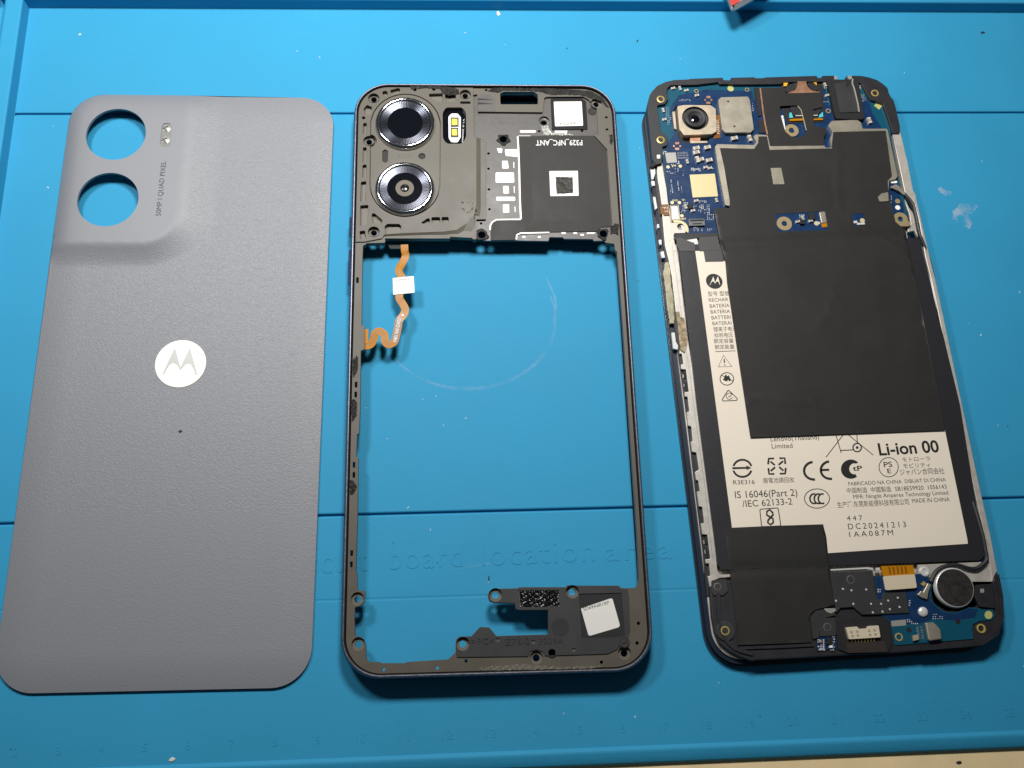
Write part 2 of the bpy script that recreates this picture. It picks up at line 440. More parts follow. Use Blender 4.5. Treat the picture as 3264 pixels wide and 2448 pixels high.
mt.part('scuff_mark', scuff(Cc((800, 228), (900, 215), (1050, 192)), .9, 2), mScuff)
mt.part('scuff_mark', scuff(DI((1180, 600), (1200, 650), (1195, 700)), .9, 3), mScuff)
for i, pts in enumerate((E5((1370, 440), (1430, 420), (1500, 480), (1610, 490), (1620, 570), (1500, 580), (1430, 520)),
                         E5((1640, 850), (1760, 740), (1830, 660), (2000, 700), (2110, 760), (2000, 860), (1900, 920), (1990, 1070), (1940, 1160), (1780, 1060), (1640, 980)))):
    mb = MB(); pslab(mb, jag(pts, 6, 2.5, i), .005, .04); mt.part('dried_smear', mb, mSmear)

rd = random.Random(12)
for nm, m_, cnt, rr0 in (('pale_dust', mScuffD, 60, .13), ('dark_dust', mCrumbD, 16, .15)):
    mb = MB()
    for k in range(cnt):
        u, v = rd.uniform(U_L+3, 170), rd.uniform(vb_in+3, V_TOP-4); c = mv(u, v, 0); r_ = rr0*rd.uniform(.5, 1.5); a0 = rd.uniform(0, 6); st = rd.uniform(1, 3)
        v_ = [(c[0]+r_*st*math.cos(a)*math.cos(a0)-r_*math.sin(a)*math.sin(a0), c[1]+r_*st*math.cos(a)*math.sin(a0)+r_*math.sin(a)*math.cos(a0), .03) for a in [2*math.pi*q/6 for q in range(6)]]+[(c[0], c[1], .03+r_*.8)]
        mb.add(v_, [(q, (q+1) % 6, 6) for q in range(6)])
    mt.part(nm, mb, m_, kind='stuff')

# ================================================================== BACK COVER
cv = Thing('back_cover', 'grey leather textured phone back cover with two round camera holes', 'phone cover', (-87.590, 71.899, 0), 0.175819171)
CW, CL, CR = 75.0, 165.33, 9.5
def rrect(w_, l_, r, n=10, ex=1.0):
    out = []
    for cx, cy, a0 in ((w_/2-r, l_/2-r, 0), (-w_/2+r, l_/2-r, 90), (-w_/2+r, -l_/2+r, 180), (w_/2-r, -l_/2+r, 270)):
        for k in range(n+1):
            a = math.radians(a0+90*k/n); out.append((cx+r*math.cos(a), cy+r*math.sin(a)))
    return out
HUMP = 2.1
def cvl(q, z): 
    p = P(q, z); return cv.loc2((p.x, p.y, z))
uR = (cvl(A((1212, 400))[0], 3.0)[0]+cvl(A((1180, 850))[0], 3.0)[0])/2
vB = cvl(A((800, 1178))[0], 3.0)[1]
def ss(t): t = max(0, min(1, t)); return t*t*(3-2*t)
def hump(u, v):
    r = 10.0; dx, dy = u-(uR-r), (vB+r)-v
    sd = (math.hypot(max(dx, 0), max(dy, 0))+min(max(dx, dy), 0))-r
    ang = math.atan2(max(dy, 0), max(dx, 1e-6)); ramp = 9.5*(math.cos(ang)**2)+6.0*(math.sin(ang)**2)
    t = max(0, min(1, sd/ramp)); return (1-t)**1.4
def edge_d(u, v):
    hx, hy = CW/2-CR, CL/2-CR; dx, dy = abs(u)-hx, abs(v)-hy
    return CR-(math.hypot(max(dx, 0), max(dy, 0))+min(max(dx, dy), 0))
def cov_z(u, v):
    e = edge_d(u, v)
    return .85+.75*(1-(1-min(1, e/9))**2)+HUMP*hump(u, v)*(1-(1-min(1, .12+e/5.5))**2)
def cov_w(x, y): 
    l = cv.loc2((x, y, 0)); return cov_z(l[0], l[1])
hz = 1.6+HUMP
hole_c = [P(A((751, 462))[0], hz), P(A((699, 885))[0], hz)]
hr = 194*.4919/pxmm((369, 430), hz)
outer = [tuple(cv.w(*p)[:2]) for p in rrect(CW, CL, CR, 12)]
holes = [circ(c, hr, 56) for c in hole_c]
fl_pill = fillet(A((1048, 415), (1060, 392), (1098, 392), (1112, 415), (1105, 525), (1092, 548), (1050, 548), (1036, 525)), 8, 3)
pill_w = xy(fl_pill, hz)
mb = MB(); slab(mb, outer, 0, 0, holes+[pill_w], zf=cov_w, grid=.85, thick=.85)
co = cv.part('cover_panel', mb, mLea, smooth=False)
me = co.data
ga = me.attributes.new('grain', 'FLOAT', 'POINT')
vals = []
for p in mb.v:
    l = cv.loc2(p); h = hump(l[0], l[1]); vals.append(max(.06, 1-.93*ss((h-.55)/.45))*(.62 if l[1] < -40 else 1))
ga.data.foreach_set('value', vals)
for pl in me.polygons: pl.use_smooth = abs(pl.normal.z) > .5
m = co.modifiers.new('split', 'EDGE_SPLIT'); m.split_angle = math.radians(55)
# flash window: clear pill with cut facets
mb = MB(); slab(mb, pill_w, hz-.9, hz-.25)
fw_ = cv.part('flash_window', mb, mLens)
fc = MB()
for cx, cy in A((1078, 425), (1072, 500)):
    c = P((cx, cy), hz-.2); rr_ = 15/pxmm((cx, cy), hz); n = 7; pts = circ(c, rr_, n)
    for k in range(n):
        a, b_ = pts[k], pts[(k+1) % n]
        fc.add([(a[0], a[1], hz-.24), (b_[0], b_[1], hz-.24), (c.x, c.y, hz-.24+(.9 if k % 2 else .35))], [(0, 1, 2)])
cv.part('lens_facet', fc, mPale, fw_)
mb = MB(); text(mb, '50MP I QUAD PIXEL', *A((1041, 992), (1077, 638), (1009, 988)), hz+.02, 1.0)
for i, p in enumerate(mb.v): mb.v[i] = (p[0], p[1], max(cov_w(p[0], p[1])+.02, 0))
cv.part('printed_lettering', mb, mInk)
# emblem disc
ez = 1.62; ec = P(LG((1073, 945))[0], ez); er = 642*.12658/pxmm((576, 1160), ez)
mb = MB(); lathe(mb, ec, [(er, ez-.4), (er, ez+.10), (er-.12, ez+.16)], 64); em = cv.part('emblem_disc', mb, mEmb, bevel=0)
MP = [(610, 1215), (928, 518), (1068, 1030), (1308, 518), (1495, 1225), (1448, 1225), (1420, 1140), (1380, 1050), (1330, 970), (1265, 938), (1200, 960), (1140, 1020), (1090, 1080), (1062, 1122), (1030, 1060), (990, 990), (940, 945), (885, 930), (825, 950), (770, 1005), (715, 1090), (650, 1215)]
mb = MB(); pslab(mb, LG(*MP), ez+.1, ez+.19); cv.part('emblem_monogram', mb, mEmbG, em)

# ================================================================== MID FRAME
fr = Thing('phone_mid_frame', 'dark phone mid frame with two chrome lens rings and an open battery window', 'phone frame', (-6.788, 87.978, 0), 0.182458617)
FWd, FLn, FR = 75.2, 164.94, 9.6
def loop(dd, z, n=12): return [fr.w(*p, z) for p in rrect(FWd+2*dd, FLn+2*dd, FR+dd, n)]
def loft(mb, specs, closed_prof=False):
    loops = [loop(dd, z) for dd, z in specs]; n = len(loops[0]); v = [p for l in loops for p in l]; f = []
    for i in range(len(loops)-1):
        for k in range(n): f.append((i*n+k, i*n+(k+1) % n, (i+1)*n+(k+1) % n, (i+1)*n+k))
    return mb.add(v, f)
PZ, PLZ, GZ = 5.7, 6.1, 5.0       # plate, camera plateau, recessed plate levels
mb = loft(MB(), [(-1.6, .25), (-.5, .1), (.1, .7), (.42, 2.0), (.5, 3.4), (.4, 4.9), (.12, 6.0), (-.05, 6.3)])
fr.part('outer_band', mb, mBand, smooth=True)
mb = loft(MB(), [(-.05, 6.28), (-.12, 6.45), (-.34, 6.58), (-.44, 6.55)])
fr.part('polished_edge', mb, mCham, smooth=True)
mb = loft(MB(), [(-.44, 6.55), (-.62, 6.45), (-.8, 5.6), (-1.15, 4.2), (-1.6, 3.4)])
fr.part('inner_lip', mb, mDark)
# ring plate with the big window
brown_top = N((1157, 782.4), (1165, 779.7), (1168, 775), (1225.8, 773.4), (1228, 768), (1226.7, 759.8), (1433.7, 759.8), (1434.6, 754.4), (1504, 758))
recess = B((978, 1308), (1000, 1304), (1000, 1160), (1070, 1158), (1068, 572), (1000, 560), (982, 548), (976, 238), (1006, 234), (1012, 362), (1490, 366), (1502, 262), (1520, 252), (1790, 250), (1830, 270), (1893, 340), (1903, 533), (1876, 540), (1968, 640), (2008, 1212), (1985, 1235), (1965, 1300))
right_dn = N((1931.5, 773.6), (1958, 777), (1960.4, 796.8), (1966, 801), (1970, 840), (1984, 1018), (2007, 1360), (2030.6, 1700), (2037, 1844), (2034.6, 1861.6), (2024.6, 1874))
bottom = N((1982.4, 1875), (1972.4, 1866.6), (1845.6, 1866.6), (1808, 1865), (1806, 1871.5), (1654, 1871.5), (1649, 1875), (1579.6, 1876.5), (1559.7, 1884), (1554.7, 1899), (1559.7, 1914.8), (1574.6, 1921), (1639, 1922), (1644, 1941), (1651.7, 1944.7), (1747, 1944.7), (1748.6, 2022), (1582, 2027), (1559.7, 2000), (1529.8, 1998.4), (1502.5, 2028), (1465, 2029), (1455, 2036), (1452, 2050), (1451.8, 2080), (1427.9, 2101.8), (1296, 2110), (1292, 2113.8), (1214, 2113.8), (1211.6, 2110), (1176.8, 2110), (1167, 2097), (1165.3, 2053), (1157, 2035.7), (1146, 2028), (1132, 2028), (1129.5, 1978.5), (1131, 1936), (1147, 1931), (1161, 1919), (1163.3, 1884), (1142, 1881.5), (1139.5, 1871.6), (1137, 1821.8), (1133.5, 1819), (1134.5, 1799.5))
left_up = N((1139.3, 1642.8), (1141.5, 1458), (1135, 1455.5), (1137.7, 1385), (1144.2, 1381), (1147.4, 1300), (1149.7, 1118), (1160.5, 1113), (1161, 1040), (1152.3, 1036.7), (1154, 874), (1155.6, 808.8))
window = brown_top + recess + right_dn + bottom + left_up
screws_up = B((240, 262), (918, 235), (1888, 300), (205, 578), (240, 1252))
screws_grey = B((1502, 430), (1200, 570), (1040, 1278), (1940, 1270))
screws_dn = Cc((200, 420), (205, 710), (875, 708), (1085, 395), (1578, 375), (1347, 797), (1912, 768))
pins_up = B((165, 408), (545, 200), (685, 197), (1073, 203), (1963, 405), (1968, 495))
pins_dn = Cc((367, 872), (711, 863), (895, 817), (1764, 826), (2001, 577), (1992, 703))
pins_grey = B((1465, 507), (1783, 505), (1090, 672), (1090, 785), (1093, 938), (1097, 1085), (1035, 1190))
pockets = [fillet(B(*q), 3, 2) for q in (
    [(303, 214), (330, 206), (345, 222), (340, 247), (308, 247)], [(360, 203), (423, 186), (437, 196), (430, 226), (372, 236)],
    [(166, 338), (190, 312), (228, 328), (218, 382), (170, 386)], [(162, 447), (188, 445), (190, 530), (158, 531)],
    [(160, 627), (187, 625), (187, 738), (157, 740)], [(157, 757), (187, 752), (187, 848), (155, 850)],
    [(145, 882), (186, 876), (179, 950), (183, 1030), (140, 1030)], [(140, 1057), (200, 1052), (196, 1198), (138, 1210)],
    [(135, 1247), (175, 1242), (183, 1300), (140, 1312)], [(225, 1118), (245, 1114), (305, 1165), (301, 1188), (228, 1190)],
    [(320, 1212), (340, 1193), (430, 1193), (445, 1212), (442, 1266), (325, 1268)], [(590, 1184), (640, 1150), (656, 1156), (656, 1186), (600, 1192)],
    [(667, 1148), (676, 1143), (725, 1143), (732, 1150), (732, 1188), (668, 1188)], [(742, 1148), (750, 1142), (790, 1142), (795, 1148), (795, 1188), (744, 1188)],
    [(648, 230), (750, 226), (752, 288), (702, 290), (650, 248)], [(768, 230), (848, 231), (848, 288), (768, 287)], [(880, 286), (957, 286), (957, 304), (880, 304)])]
spk_win = fillet(B((1176, 226), (1205, 214), (1425, 214), (1455, 235), (1457, 308), (1178, 308)), 5, 3)
slots = [fillet([(x-4.4, y-9.5), (x+4.4, y-9.5), (x+3.8, y+9.5), (x-4.8, y+9.5)], 3, 2) for x, y in N((1139.5, 893), (1135, 1226), (1134, 1257.5), (1128.5, 1481.6), (1128, 1513.6), (1121, 1763), (1120, 1799))]
stad_c = (471, 688); 
def stadium(r, sh=(0, 0)):
    out = []
    for k in range(25): a = math.pi*k/24; out.append((471+r*math.cos(a)*1.0, 905+r*math.sin(a)*.9))
    for k in range(25): a = math.pi+math.pi*k/24; out.append((475+r*math.cos(a), 465+r*math.sin(a)*.9))
    return B(*out)
flash_hole = fillet(B((750, 370), (775, 330), (895, 330), (923, 365), (925, 545), (900, 600), (780, 600), (752, 560)), 26, 5)
inner_edge = [p for p in loop(-1.0, PZ)]
ol = [tuple(p[:2]) for p in inner_edge]
def sc(q, r, z): return circ(P(q, z), r, 20)
SR = 1.62
hz_all = [xy(window, PZ), xy(spk_win, PZ)]+[sc(q, SR, PZ) for q in screws_dn+screws_up[2:3]]+[sc(q, .42, PZ) for q in pins_dn+pins_up[3:]]+[xy(s_, PZ) for s_ in slots]
# the plateau covers the upper left: cut the ring there to a floor level instead
plateau = [p for p in B((62, 1345), (70, 1000), (100, 320), (140, 230), (200, 180), (300, 158), (975, 172), (980, 545), (1000, 558), (1000, 1040), (985, 1120), (930, 1190), (850, 1238), (760, 1250), (450, 1262), (330, 1272), (320, 1300), (170, 1325), (150, 1345))]
# world outline for the plateau, following the band on its outer sides
lw = lambda u, v: tuple(fr.w(u, v)[:2])
cor = [p for p in rrect(FWd-2.1, FLn-2.1, FR-1.05, 10)]
ul = [p for p in cor if p[0] < -5 and p[1] > 30]            # upper left arc, from top to left
pb = xy(B((975, 190), (980, 545), (1000, 558), (1000, 1040), (985, 1120), (930, 1190), (850, 1238), (760, 1250), (450, 1262), (318, 1272), (300, 1300), (170, 1325)), PLZ)
def bandpt(q, top=False):
    l = fr.loc2((*q, 0)); return lw(l[0], FLn/2-1.05) if top else lw(-FWd/2+1.05, l[1])
plat = [bandpt(pb[0], True)] + [lw(*p) for p in ul] + [bandpt(pb[-1])] + list(reversed(pb))
lens_px = B((473, 448), (470, 932))
st_out = stadium(262); st_in = stadium(254)
holes_pl = [sc(q, SR, PLZ) for q in (screws_up[0], screws_up[1], screws_up[4])]+[sc(q, .5, PLZ) for q in pins_up[:3]]+[xy(q, PLZ) for q in pockets]+[xy(flash_hole, PLZ)]
st_w = xy(st_out, PLZ)
scr3 = sc(screws_up[3], SR, PLZ)          # this screw nibbles the stadium edge
mb = MB(); slab(mb, ol, 3.9, PZ, hz_all + [list(reversed(plat))]) if False else None
ring_holes = hz_all
mb = MB(); slab(mb, ol, 3.9, PZ-.75, ring_holes[:1]+ring_holes[1:2]+[sc(q, .85, PZ) for q in screws_dn+screws_up]+[sc(q, .42, PZ) for q in pins_dn]+[xy(s_, PZ) for s_ in slots])
plate = fr.part('ring_plate', mb, mBrown2)
# upper skin of the ring outside the plateau
ring2 = [p for p in ol]
mb = MB(); V2, F2 = None, None
def diff_slab(mb, outer, z0, z1, holes, cut):
    V, F = tri2d(outer, list(holes)+[cut])
    n = len(V); f = list(F); cnt = {(q[k], q[(k+1) % 3]) for q in F for k in range(3)}
    for (a, b_) in cnt:
        if (b_, a) not in cnt: f.append((b_, a, a+n, b_+n))
    return mb.add([(x, y, z1) for x, y in V]+[(x, y, z0) for x, y in V], f)
diff_slab(mb, ol, PZ-.76, PZ, ring_holes, plat)
fr.part('ring_skin', mb, mBrown)
mb = MB(); diff_slab(mb, plat, PZ-.76, PLZ, holes_pl+[scr3], st_w)
fr.part('camera_plateau', mb, mBrown)
mb = MB(); sti = xy(st_in, PLZ)
bump_hole = [sc(screws_up[3], SR+.55, PLZ)]
tipill = xy(fillet(B((303, 655), (325, 640), (347, 655), (345, 730), (325, 742), (303, 730)), 5, 3), PLZ)
V, F = None, None
diff_slab(mb, sti, PZ-.76, PLZ, [tipill, sc(B((597, 692))[0], 1.0, PLZ)], bump_hole[0])
fr.part('lens_island', mb, mBrown)
mb = MB(); slab(mb, tipill, PZ-.3, PZ); fr.part('sensor_window', mb, mSmoke); mb = MB(); slab(mb, sc(B((597, 692))[0], .85, PLZ), PZ-.4, PZ+.15); fr.part('round_peg', mb, mSmoke)
# ramps down from the plateau
mb = MB()
r1 = [P(q, PLZ-.02) for q in B((981, 548), (1000, 558), (1000, 1040), (985, 1120))]; r2_ = [P(q, GZ+.25) for q in B((1066, 572), (1069, 700), (1071, 1010), (1070, 1158))]
n = 4; mb.add([tuple(p) for p in r1+r2_], [(i, i+1, n+i+1, n+i) for i in range(3)])
r1 = [P(q, PLZ-.02) for q in B((985, 1120), (930, 1190), (850, 1238), (760, 1250), (450, 1262), (318, 1272))]
r2_ = [P(q, PZ-.35) for q in B((1000, 1165), (992, 1304), (880, 1296), (765, 1299), (450, 1300), (322, 1302))]
n = 6; mb.add([tuple(p) for p in r1+r2_], [(i, i+1, n+i+1, n+i) for i in range(5)])
fr.part('plateau_ramp', mb, mBrown)
# edge wall under the upper bar
mb = MB(); 
bar = N((1226, 760), (1434, 760), (1435, 754.5), (1504, 758), (1504, 748), (1226, 750)); pslab(mb, bar, 3.6, PZ-.3); fr.part('bar_wall', mb, mBrown)
# recessed smoky plate
grey = list(recess)[1:] + N((1931.5, 773.6), (1925, 767), (1892.4, 767.8), (1889.5, 762), (1799, 761), (1793, 756), (1751, 755.5), (1749, 766.4), (1746.5, 768), (1647.5, 766.4), (1561.4, 767.2), (1507.6, 763.8))
g_screw = [sc(q, SR-.1, GZ) for q in screws_grey]
mb = MB(); slab(mb, xy(grey, GZ), 4.2, GZ, [h for q, h in zip(screws_grey, g_screw)]+[sc(q, .38, GZ) for q in pins_grey])
gp = fr.part('recessed_plate', mb, mGrey)
mb = MB(); gin = xy(B((1000, 420), (1860, 420), (1890, 1250), (1000, 1250)), 4.2); slab(mb, gin, 3.4, 4.15, [sc(q, .9, GZ) for q in screws_grey[:2]]); fr.part('under_plate', mb, mDark2)
# ribbed block and ledge near the earpiece window
mb = MB(); pslab(mb, B((1016, 232), (1105, 236), (1136, 268), (1146, 357), (1018, 357)), PZ-.1, PZ+.08); blk = fr.part('rib_block', mb, mGrey)
mb = MB()
for y in (268, 298): pslab(mb, B((1012, y-6), (1130, y+6), (1130, y-1+8), (1012, y+10)), PZ+.05, PZ+.1)
fr.part('rib_slot', mb, mDark2, blk)
# pads, strips and film edges: the lamp's mirror reflection painted as near-white
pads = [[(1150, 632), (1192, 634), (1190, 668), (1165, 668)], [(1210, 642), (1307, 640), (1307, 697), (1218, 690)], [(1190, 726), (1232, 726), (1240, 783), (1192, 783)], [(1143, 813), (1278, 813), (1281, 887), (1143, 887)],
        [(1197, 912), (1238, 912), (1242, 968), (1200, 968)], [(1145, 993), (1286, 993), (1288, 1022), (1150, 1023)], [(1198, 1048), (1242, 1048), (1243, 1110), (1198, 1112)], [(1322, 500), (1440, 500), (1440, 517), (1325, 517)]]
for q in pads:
    mb = MB(); pslab(mb, fillet(B(*q), 2.5, 2), GZ-.1, GZ+.06); fr.part('glare_pad', mb, mBright)
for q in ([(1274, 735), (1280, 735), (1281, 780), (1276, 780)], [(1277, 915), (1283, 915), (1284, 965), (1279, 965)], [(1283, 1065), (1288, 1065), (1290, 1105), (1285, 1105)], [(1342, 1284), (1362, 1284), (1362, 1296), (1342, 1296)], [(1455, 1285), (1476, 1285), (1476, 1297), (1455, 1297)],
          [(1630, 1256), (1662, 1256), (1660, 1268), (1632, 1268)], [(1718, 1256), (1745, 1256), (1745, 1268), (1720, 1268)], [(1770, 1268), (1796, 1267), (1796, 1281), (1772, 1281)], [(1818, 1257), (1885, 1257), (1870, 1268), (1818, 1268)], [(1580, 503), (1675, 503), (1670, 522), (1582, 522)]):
    mb = MB(); pslab(mb, B(*q), GZ-.1, GZ+.08); fr.part('bright_strip', mb, mBright)  # small lamp glints built as near-white strips
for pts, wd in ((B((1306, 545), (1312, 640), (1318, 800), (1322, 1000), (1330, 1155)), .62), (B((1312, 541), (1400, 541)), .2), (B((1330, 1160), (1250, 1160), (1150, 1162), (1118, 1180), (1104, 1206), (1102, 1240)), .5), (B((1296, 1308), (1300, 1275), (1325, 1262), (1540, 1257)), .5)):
    mb = MB(); ribbon(mb, [P(q, GZ+.34) for q in pts], wd*.75, h=.3); fr.part('edge_highlight', mb, mBright)  # highlight along the glossy film edge, modelled as a white band
# antenna film
film = fillet(B((1312, 543), (1868, 540), (1962, 640), (2003, 1212), (1925, 1216), (1893, 1247), (1320, 1256), (1296, 1275), (1285, 1312), (1105, 1314), (1105, 1215), (1140, 1168), (1338, 1163), (1325, 900)), 4, 3)
mb = MB(); pslab(mb, film, GZ, GZ+.28); fi = fr.part('antenna_film', mb, mFilm)
pa = [(1338, 562), (1862, 558), (1945, 652), (1985, 1188), (1905, 1200), (1868, 1232), (1362, 1240)]; pb_ = [(1396, 620), (1843, 614), (1888, 662), (1915, 1118), (1850, 1136), (1818, 1172), (1415, 1178)]
for k in range(5):
    t = k/4; lp = fillet(B(*[(a[0]*(1-t)+b_[0]*t, a[1]*(1-t)+b_[1]*t) for a, b_ in zip(pa, pb_)]), 7, 3)
    mb = MB(); ribbon(mb, [P(q, GZ+.30) for q in lp], .36, closed=True, h=.02); fr.part('antenna_trace', mb, mTrace, fi)
mb = MB(); text(mb, 'P329_NFC_ANT', *B((1784, 573), (1440, 574), (1784, 611)), GZ+.31, 1.0, .012); fr.part('printed_lettering', mb, mWInk, fi)
mb = MB(); pslab(mb, fillet(B((1540, 802), (1752, 800), (1758, 985), (1548, 988)), 2, 2), GZ+.28, GZ+.36); wq = fr.part('adhesive_square', mb, mWhite, fi)
mb = MB(); pslab(mb, jag(B((1588, 845), (1712, 848), (1716, 958), (1594, 963)), 5, 1, 3), GZ+.3, GZ+.7); fr.part('foam_pad', mb, mat('crumbly_foam', (.022, .018, .014), .45, bump=(28, .5), noise=(24, .8), spec=.25), fi)
mb = MB(); text(mb, 'PT2202212097', *B((1103, 447), (1408, 447), (1103, 403)), GZ+.005, 1.1, h=.05); fr.part('embossed_lettering', mb, mGrey)
mb = MB(); text(mb, '50M', *B((418, 702), (512, 702), (418, 672)), PLZ+.005, 1.1, h=.05); fr.part('embossed_lettering', mb, mBrown)
# dark label square, top right
mb = MB(); pslab(mb, fillet(B((1550, 264), (1780, 264), (1812, 285), (1825, 492), (1560, 497)), 4, 2), GZ, GZ+.3); fr.part('black_sticker', mb, mat('black_paper', (.014, .013, .014), .6, spec=.2))
mb = MB(); pslab(mb, fillet(B((1573, 288), (1780, 286), (1791, 466), (1583, 471)), 3, 3), GZ+.3, GZ+.38); lb = fr.part('white_label', mb, mWhite)
mb = MB(); text(mb, 'P229P', *B((1620, 460), (1740, 457), (1620, 443)), GZ+.39, 1.1); fr.part('printed_lettering', mb, mInk, lb)
mb = MB(); c = P(B((1857, 360))[0], GZ+.1); lathe(mb, c, [(1.25, GZ), (1.25, GZ+.12), (1.0, GZ+.2), (.6, GZ+.1)], 20); fr.part('round_boss', mb, mSmoke)
# lens rings
for i, q in enumerate(lens_px):
    c = P(q, 6.7); R_ = 221*.43038/pxmm(q, 6.7)
    mb = MB(); lathe(mb, c, [(R_, PLZ-.4), (R_, 6.7), (R_-.25, 7.25), (R_-.75, 7.5), (R_-1.15, 7.45), (R_-1.4, 7.15)], 96, cap=False)
    ring = fr.part('lens_ring', mb, mChrome, smooth=True)
    mb = MB(); n = 84; r0, r1 = R_-1.35, R_*.585; v = []; f = []
    for k in range(2*n):
        a = 2*math.pi*k/(2*n); z = 7.05
        v += [(c.x+r0*math.cos(a), c.y+r0*math.sin(a), z+.05), (c.x+r1*math.cos(a), c.y+r1*math.sin(a), z-.25)]
    for k in range(2*n):
        a, b_ = 2*k, 2*((k+1) % (2*n)); f.append((a, b_, b_+1, a+1))
    mb.add(v, f); kr = fr.part('knurled_ring', mb, mKnurl, ring); kr.data.materials.append(mKnurlD)
    for pi, pl in enumerate(kr.data.polygons): pl.material_index = pi % 2
    mb = MB(); lathe(mb, c, [(r1+.06, 6.5), (r1+.06, 6.95)], 72); fr.part('lens_glass', mb, mGlass, ring)
    if i == 1:
        mb = MB(); lathe(mb, c, [(68*.43038/pxmm(q, 7), 6.96), (33*.43038/pxmm(q, 7), 6.97)], 48, cap=False); fr.part('aperture_ring', mb, mPupil, ring)
        mb = MB(); rr_ = 30*.43038/pxmm(q, 7); lathe(mb, (c.x, c.y-.1, 0), [(rr_, 6.955), (rr_*.9, 7.03), (rr_*.55, 7.12), (rr_*.2, 7.16)], 32); fr.part('lens_bead', mb, mSmoke2, ring, smooth=True)
# flash unit
mb = MB(); pslab(mb, flash_hole, 4.0, 5.02); fr.part('flash_well', mb, mGlass)
mb = MB(); pslab(mb, fillet(B((793, 400), (815, 376), (862, 376), (885, 405), (884, 550), (862, 590), (815, 588), (795, 555)), 9, 4), 5.0, 5.3); fl = fr.part('flash_plate', mb, mBright)
for q in ([(818, 415), (858, 416), (860, 460), (818, 462)], [(818, 492), (856, 492), (858, 538), (820, 538)]):
    mb = MB(); x0 = q[0][0]-9; pslab(mb, B((x0, q[0][1]-11), (q[1][0]+11, q[1][1]-11), (q[2][0]+10, q[2][1]+15), (x0, q[3][1]+15)), 5.28, 5.34); fr.part('chip_base', mb, mDark, fl)
    mb = MB(); pslab(mb, fillet(B(*q), 2, 2), 5.33, 5.55); fr.part('flash_chip', mb, mLED, fl)
mb = MB(); text(mb, 'V1.0 200000', *B((902, 415), (892, 590), (912, 415)), 5.04, 1.0); fr.part('printed_lettering', mb, mWInk, fl)
# screw seats: toothed steel ring in each countersink
seat = MB(); n = 18; v = []; f = []
for k in range(2*n):
    a = 2*math.pi*k/(2*n); z = .18 if k % 2 else 0
    v += [(1.5*math.cos(a), 1.5*math.sin(a), z*.5), (.85*math.cos(a), .85*math.sin(a), z-.22), (.85*math.cos(a), .85*math.sin(a), -1.0)]
for k in range(2*n):
    a, b_ = 3*k, 3*((k+1) % (2*n)); f += [(a, b_, b_+1, a+1), (a+1, b_+1, b_+2, a+2)]
seat.add(v, f)
fr.copies('screw_seat', seat, mSteel, [P(q, PZ)*1 + Vector((0, 0, 4.75-PZ)) for q in screws_up+screws_dn+screws_grey[:1]])
well = MB(); lathe(well, (0, 0), [(1.66, .0), (1.62, -.9), (1.5, -1.0)], 24, cap=False)
fr.copies('screw_well', well, mDark, [P(q, PZ)+Vector((0, 0, (PLZ if q in (screws_up[0], screws_up[1], screws_up[3], screws_up[4]) else PZ)-PZ+.01)) for q in screws_up+screws_dn])
for q in screws_grey[1:]:         # torn black grommets
    c = P(q, GZ); mb = MB(); pts = [(c.x+(1.85+.35*math.sin(5*a+q[0]))*math.cos(a), c.y+(1.75+.3*math.sin(3*a+q[1]))*math.sin(a)) for a in [2*math.pi*k/30 for k in range(30)]]
    slab(mb, pts, GZ-.4, GZ+.3, [circ(c, 1.0, 20)]); fr.part('torn_grommet', mb, mGrom, bevel=.25)
    if q == screws_grey[1]: pass
# adhesive residue
def residue(pts, z, seed, name='adhesive_residue', m=None, th=.22):
    rnd = random.Random(seed); mb = MB(); ph = [rnd.uniform(0, 6) for _ in range(4)]
    o_ = xy(jag(pts, 4, 1.3, seed), z)
    slab(mb, o_, z-.05, z, zf=lambda x, y: z+th*(.5+.5*math.sin(4.1*x+ph[0])*math.sin(4.7*y+ph[1])+.3*math.sin(11*x+ph[2])*math.sin(9*y+ph[3])), grid=.35)
    return fr.part(name, mb, m or mGum)
residue(B((505, 172), (640, 172), (790, 178), (870, 196), (872, 232), (800, 245), (745, 228), (735, 196), (640, 190), (520, 196)), PLZ+.02, 11)
residue(B((1085, 212), (1130, 182), (1300, 188), (1480, 190), (1600, 192), (1740, 200), (1850, 212), (1930, 255), (1985, 330), (1965, 330), (1925, 290), (1885, 275), (1850, 268), (1810, 252), (1750, 238), (1620, 236), (1560, 240), (1500, 224), (1440, 212), (1380, 208), (1200, 206), (1160, 224)), PZ+.02, 12)
residue(B((1480, 470), (1530, 470), (1556, 520), (1700, 528), (1720, 540), (1500, 534)), GZ+.05, 13, m=mPale)
residue(B((1985, 535), (2008, 530), (2012, 580), (2000, 608), (1988, 590)), PZ+.02, 14)
residue(B((1990, 1225), (2025, 1190), (2055, 1200), (2050, 1275), (2010, 1262), (1995, 1280)), PZ+.02, 15)
rf_ = random.Random(4)
for k in range(14):
    x, y = 935+rf_.gauss(0, 32), 1090+rf_.gauss(0, 38); r_ = rf_.uniform(4, 11)
    residue(B(*[(x+r_*rf_.uniform(.5, 1.2)*math.cos(a), y+r_*rf_.uniform(.5, 1.2)*math.sin(a)) for a in [2*math.pi*q/7 for q in range(7)]]), PLZ+.02, 40+k, m=mBrown2 if k % 3 else mGum, th=.12)
residue(N((1126, 1144), (1137, 1133), (1141, 1140), (1140, 1180), (1128, 1204), (1124, 1195)), PZ+.02, 17)
residue(N((1115, 1275), (1130, 1273), (1138, 1285), (1137, 1325), (1122, 1346), (1121, 1300)), PZ+.02, 18)
residue(N((1115, 1530), (1124, 1530), (1139, 1550), (1128, 1572), (1116, 1577)), PZ+.02, 19)
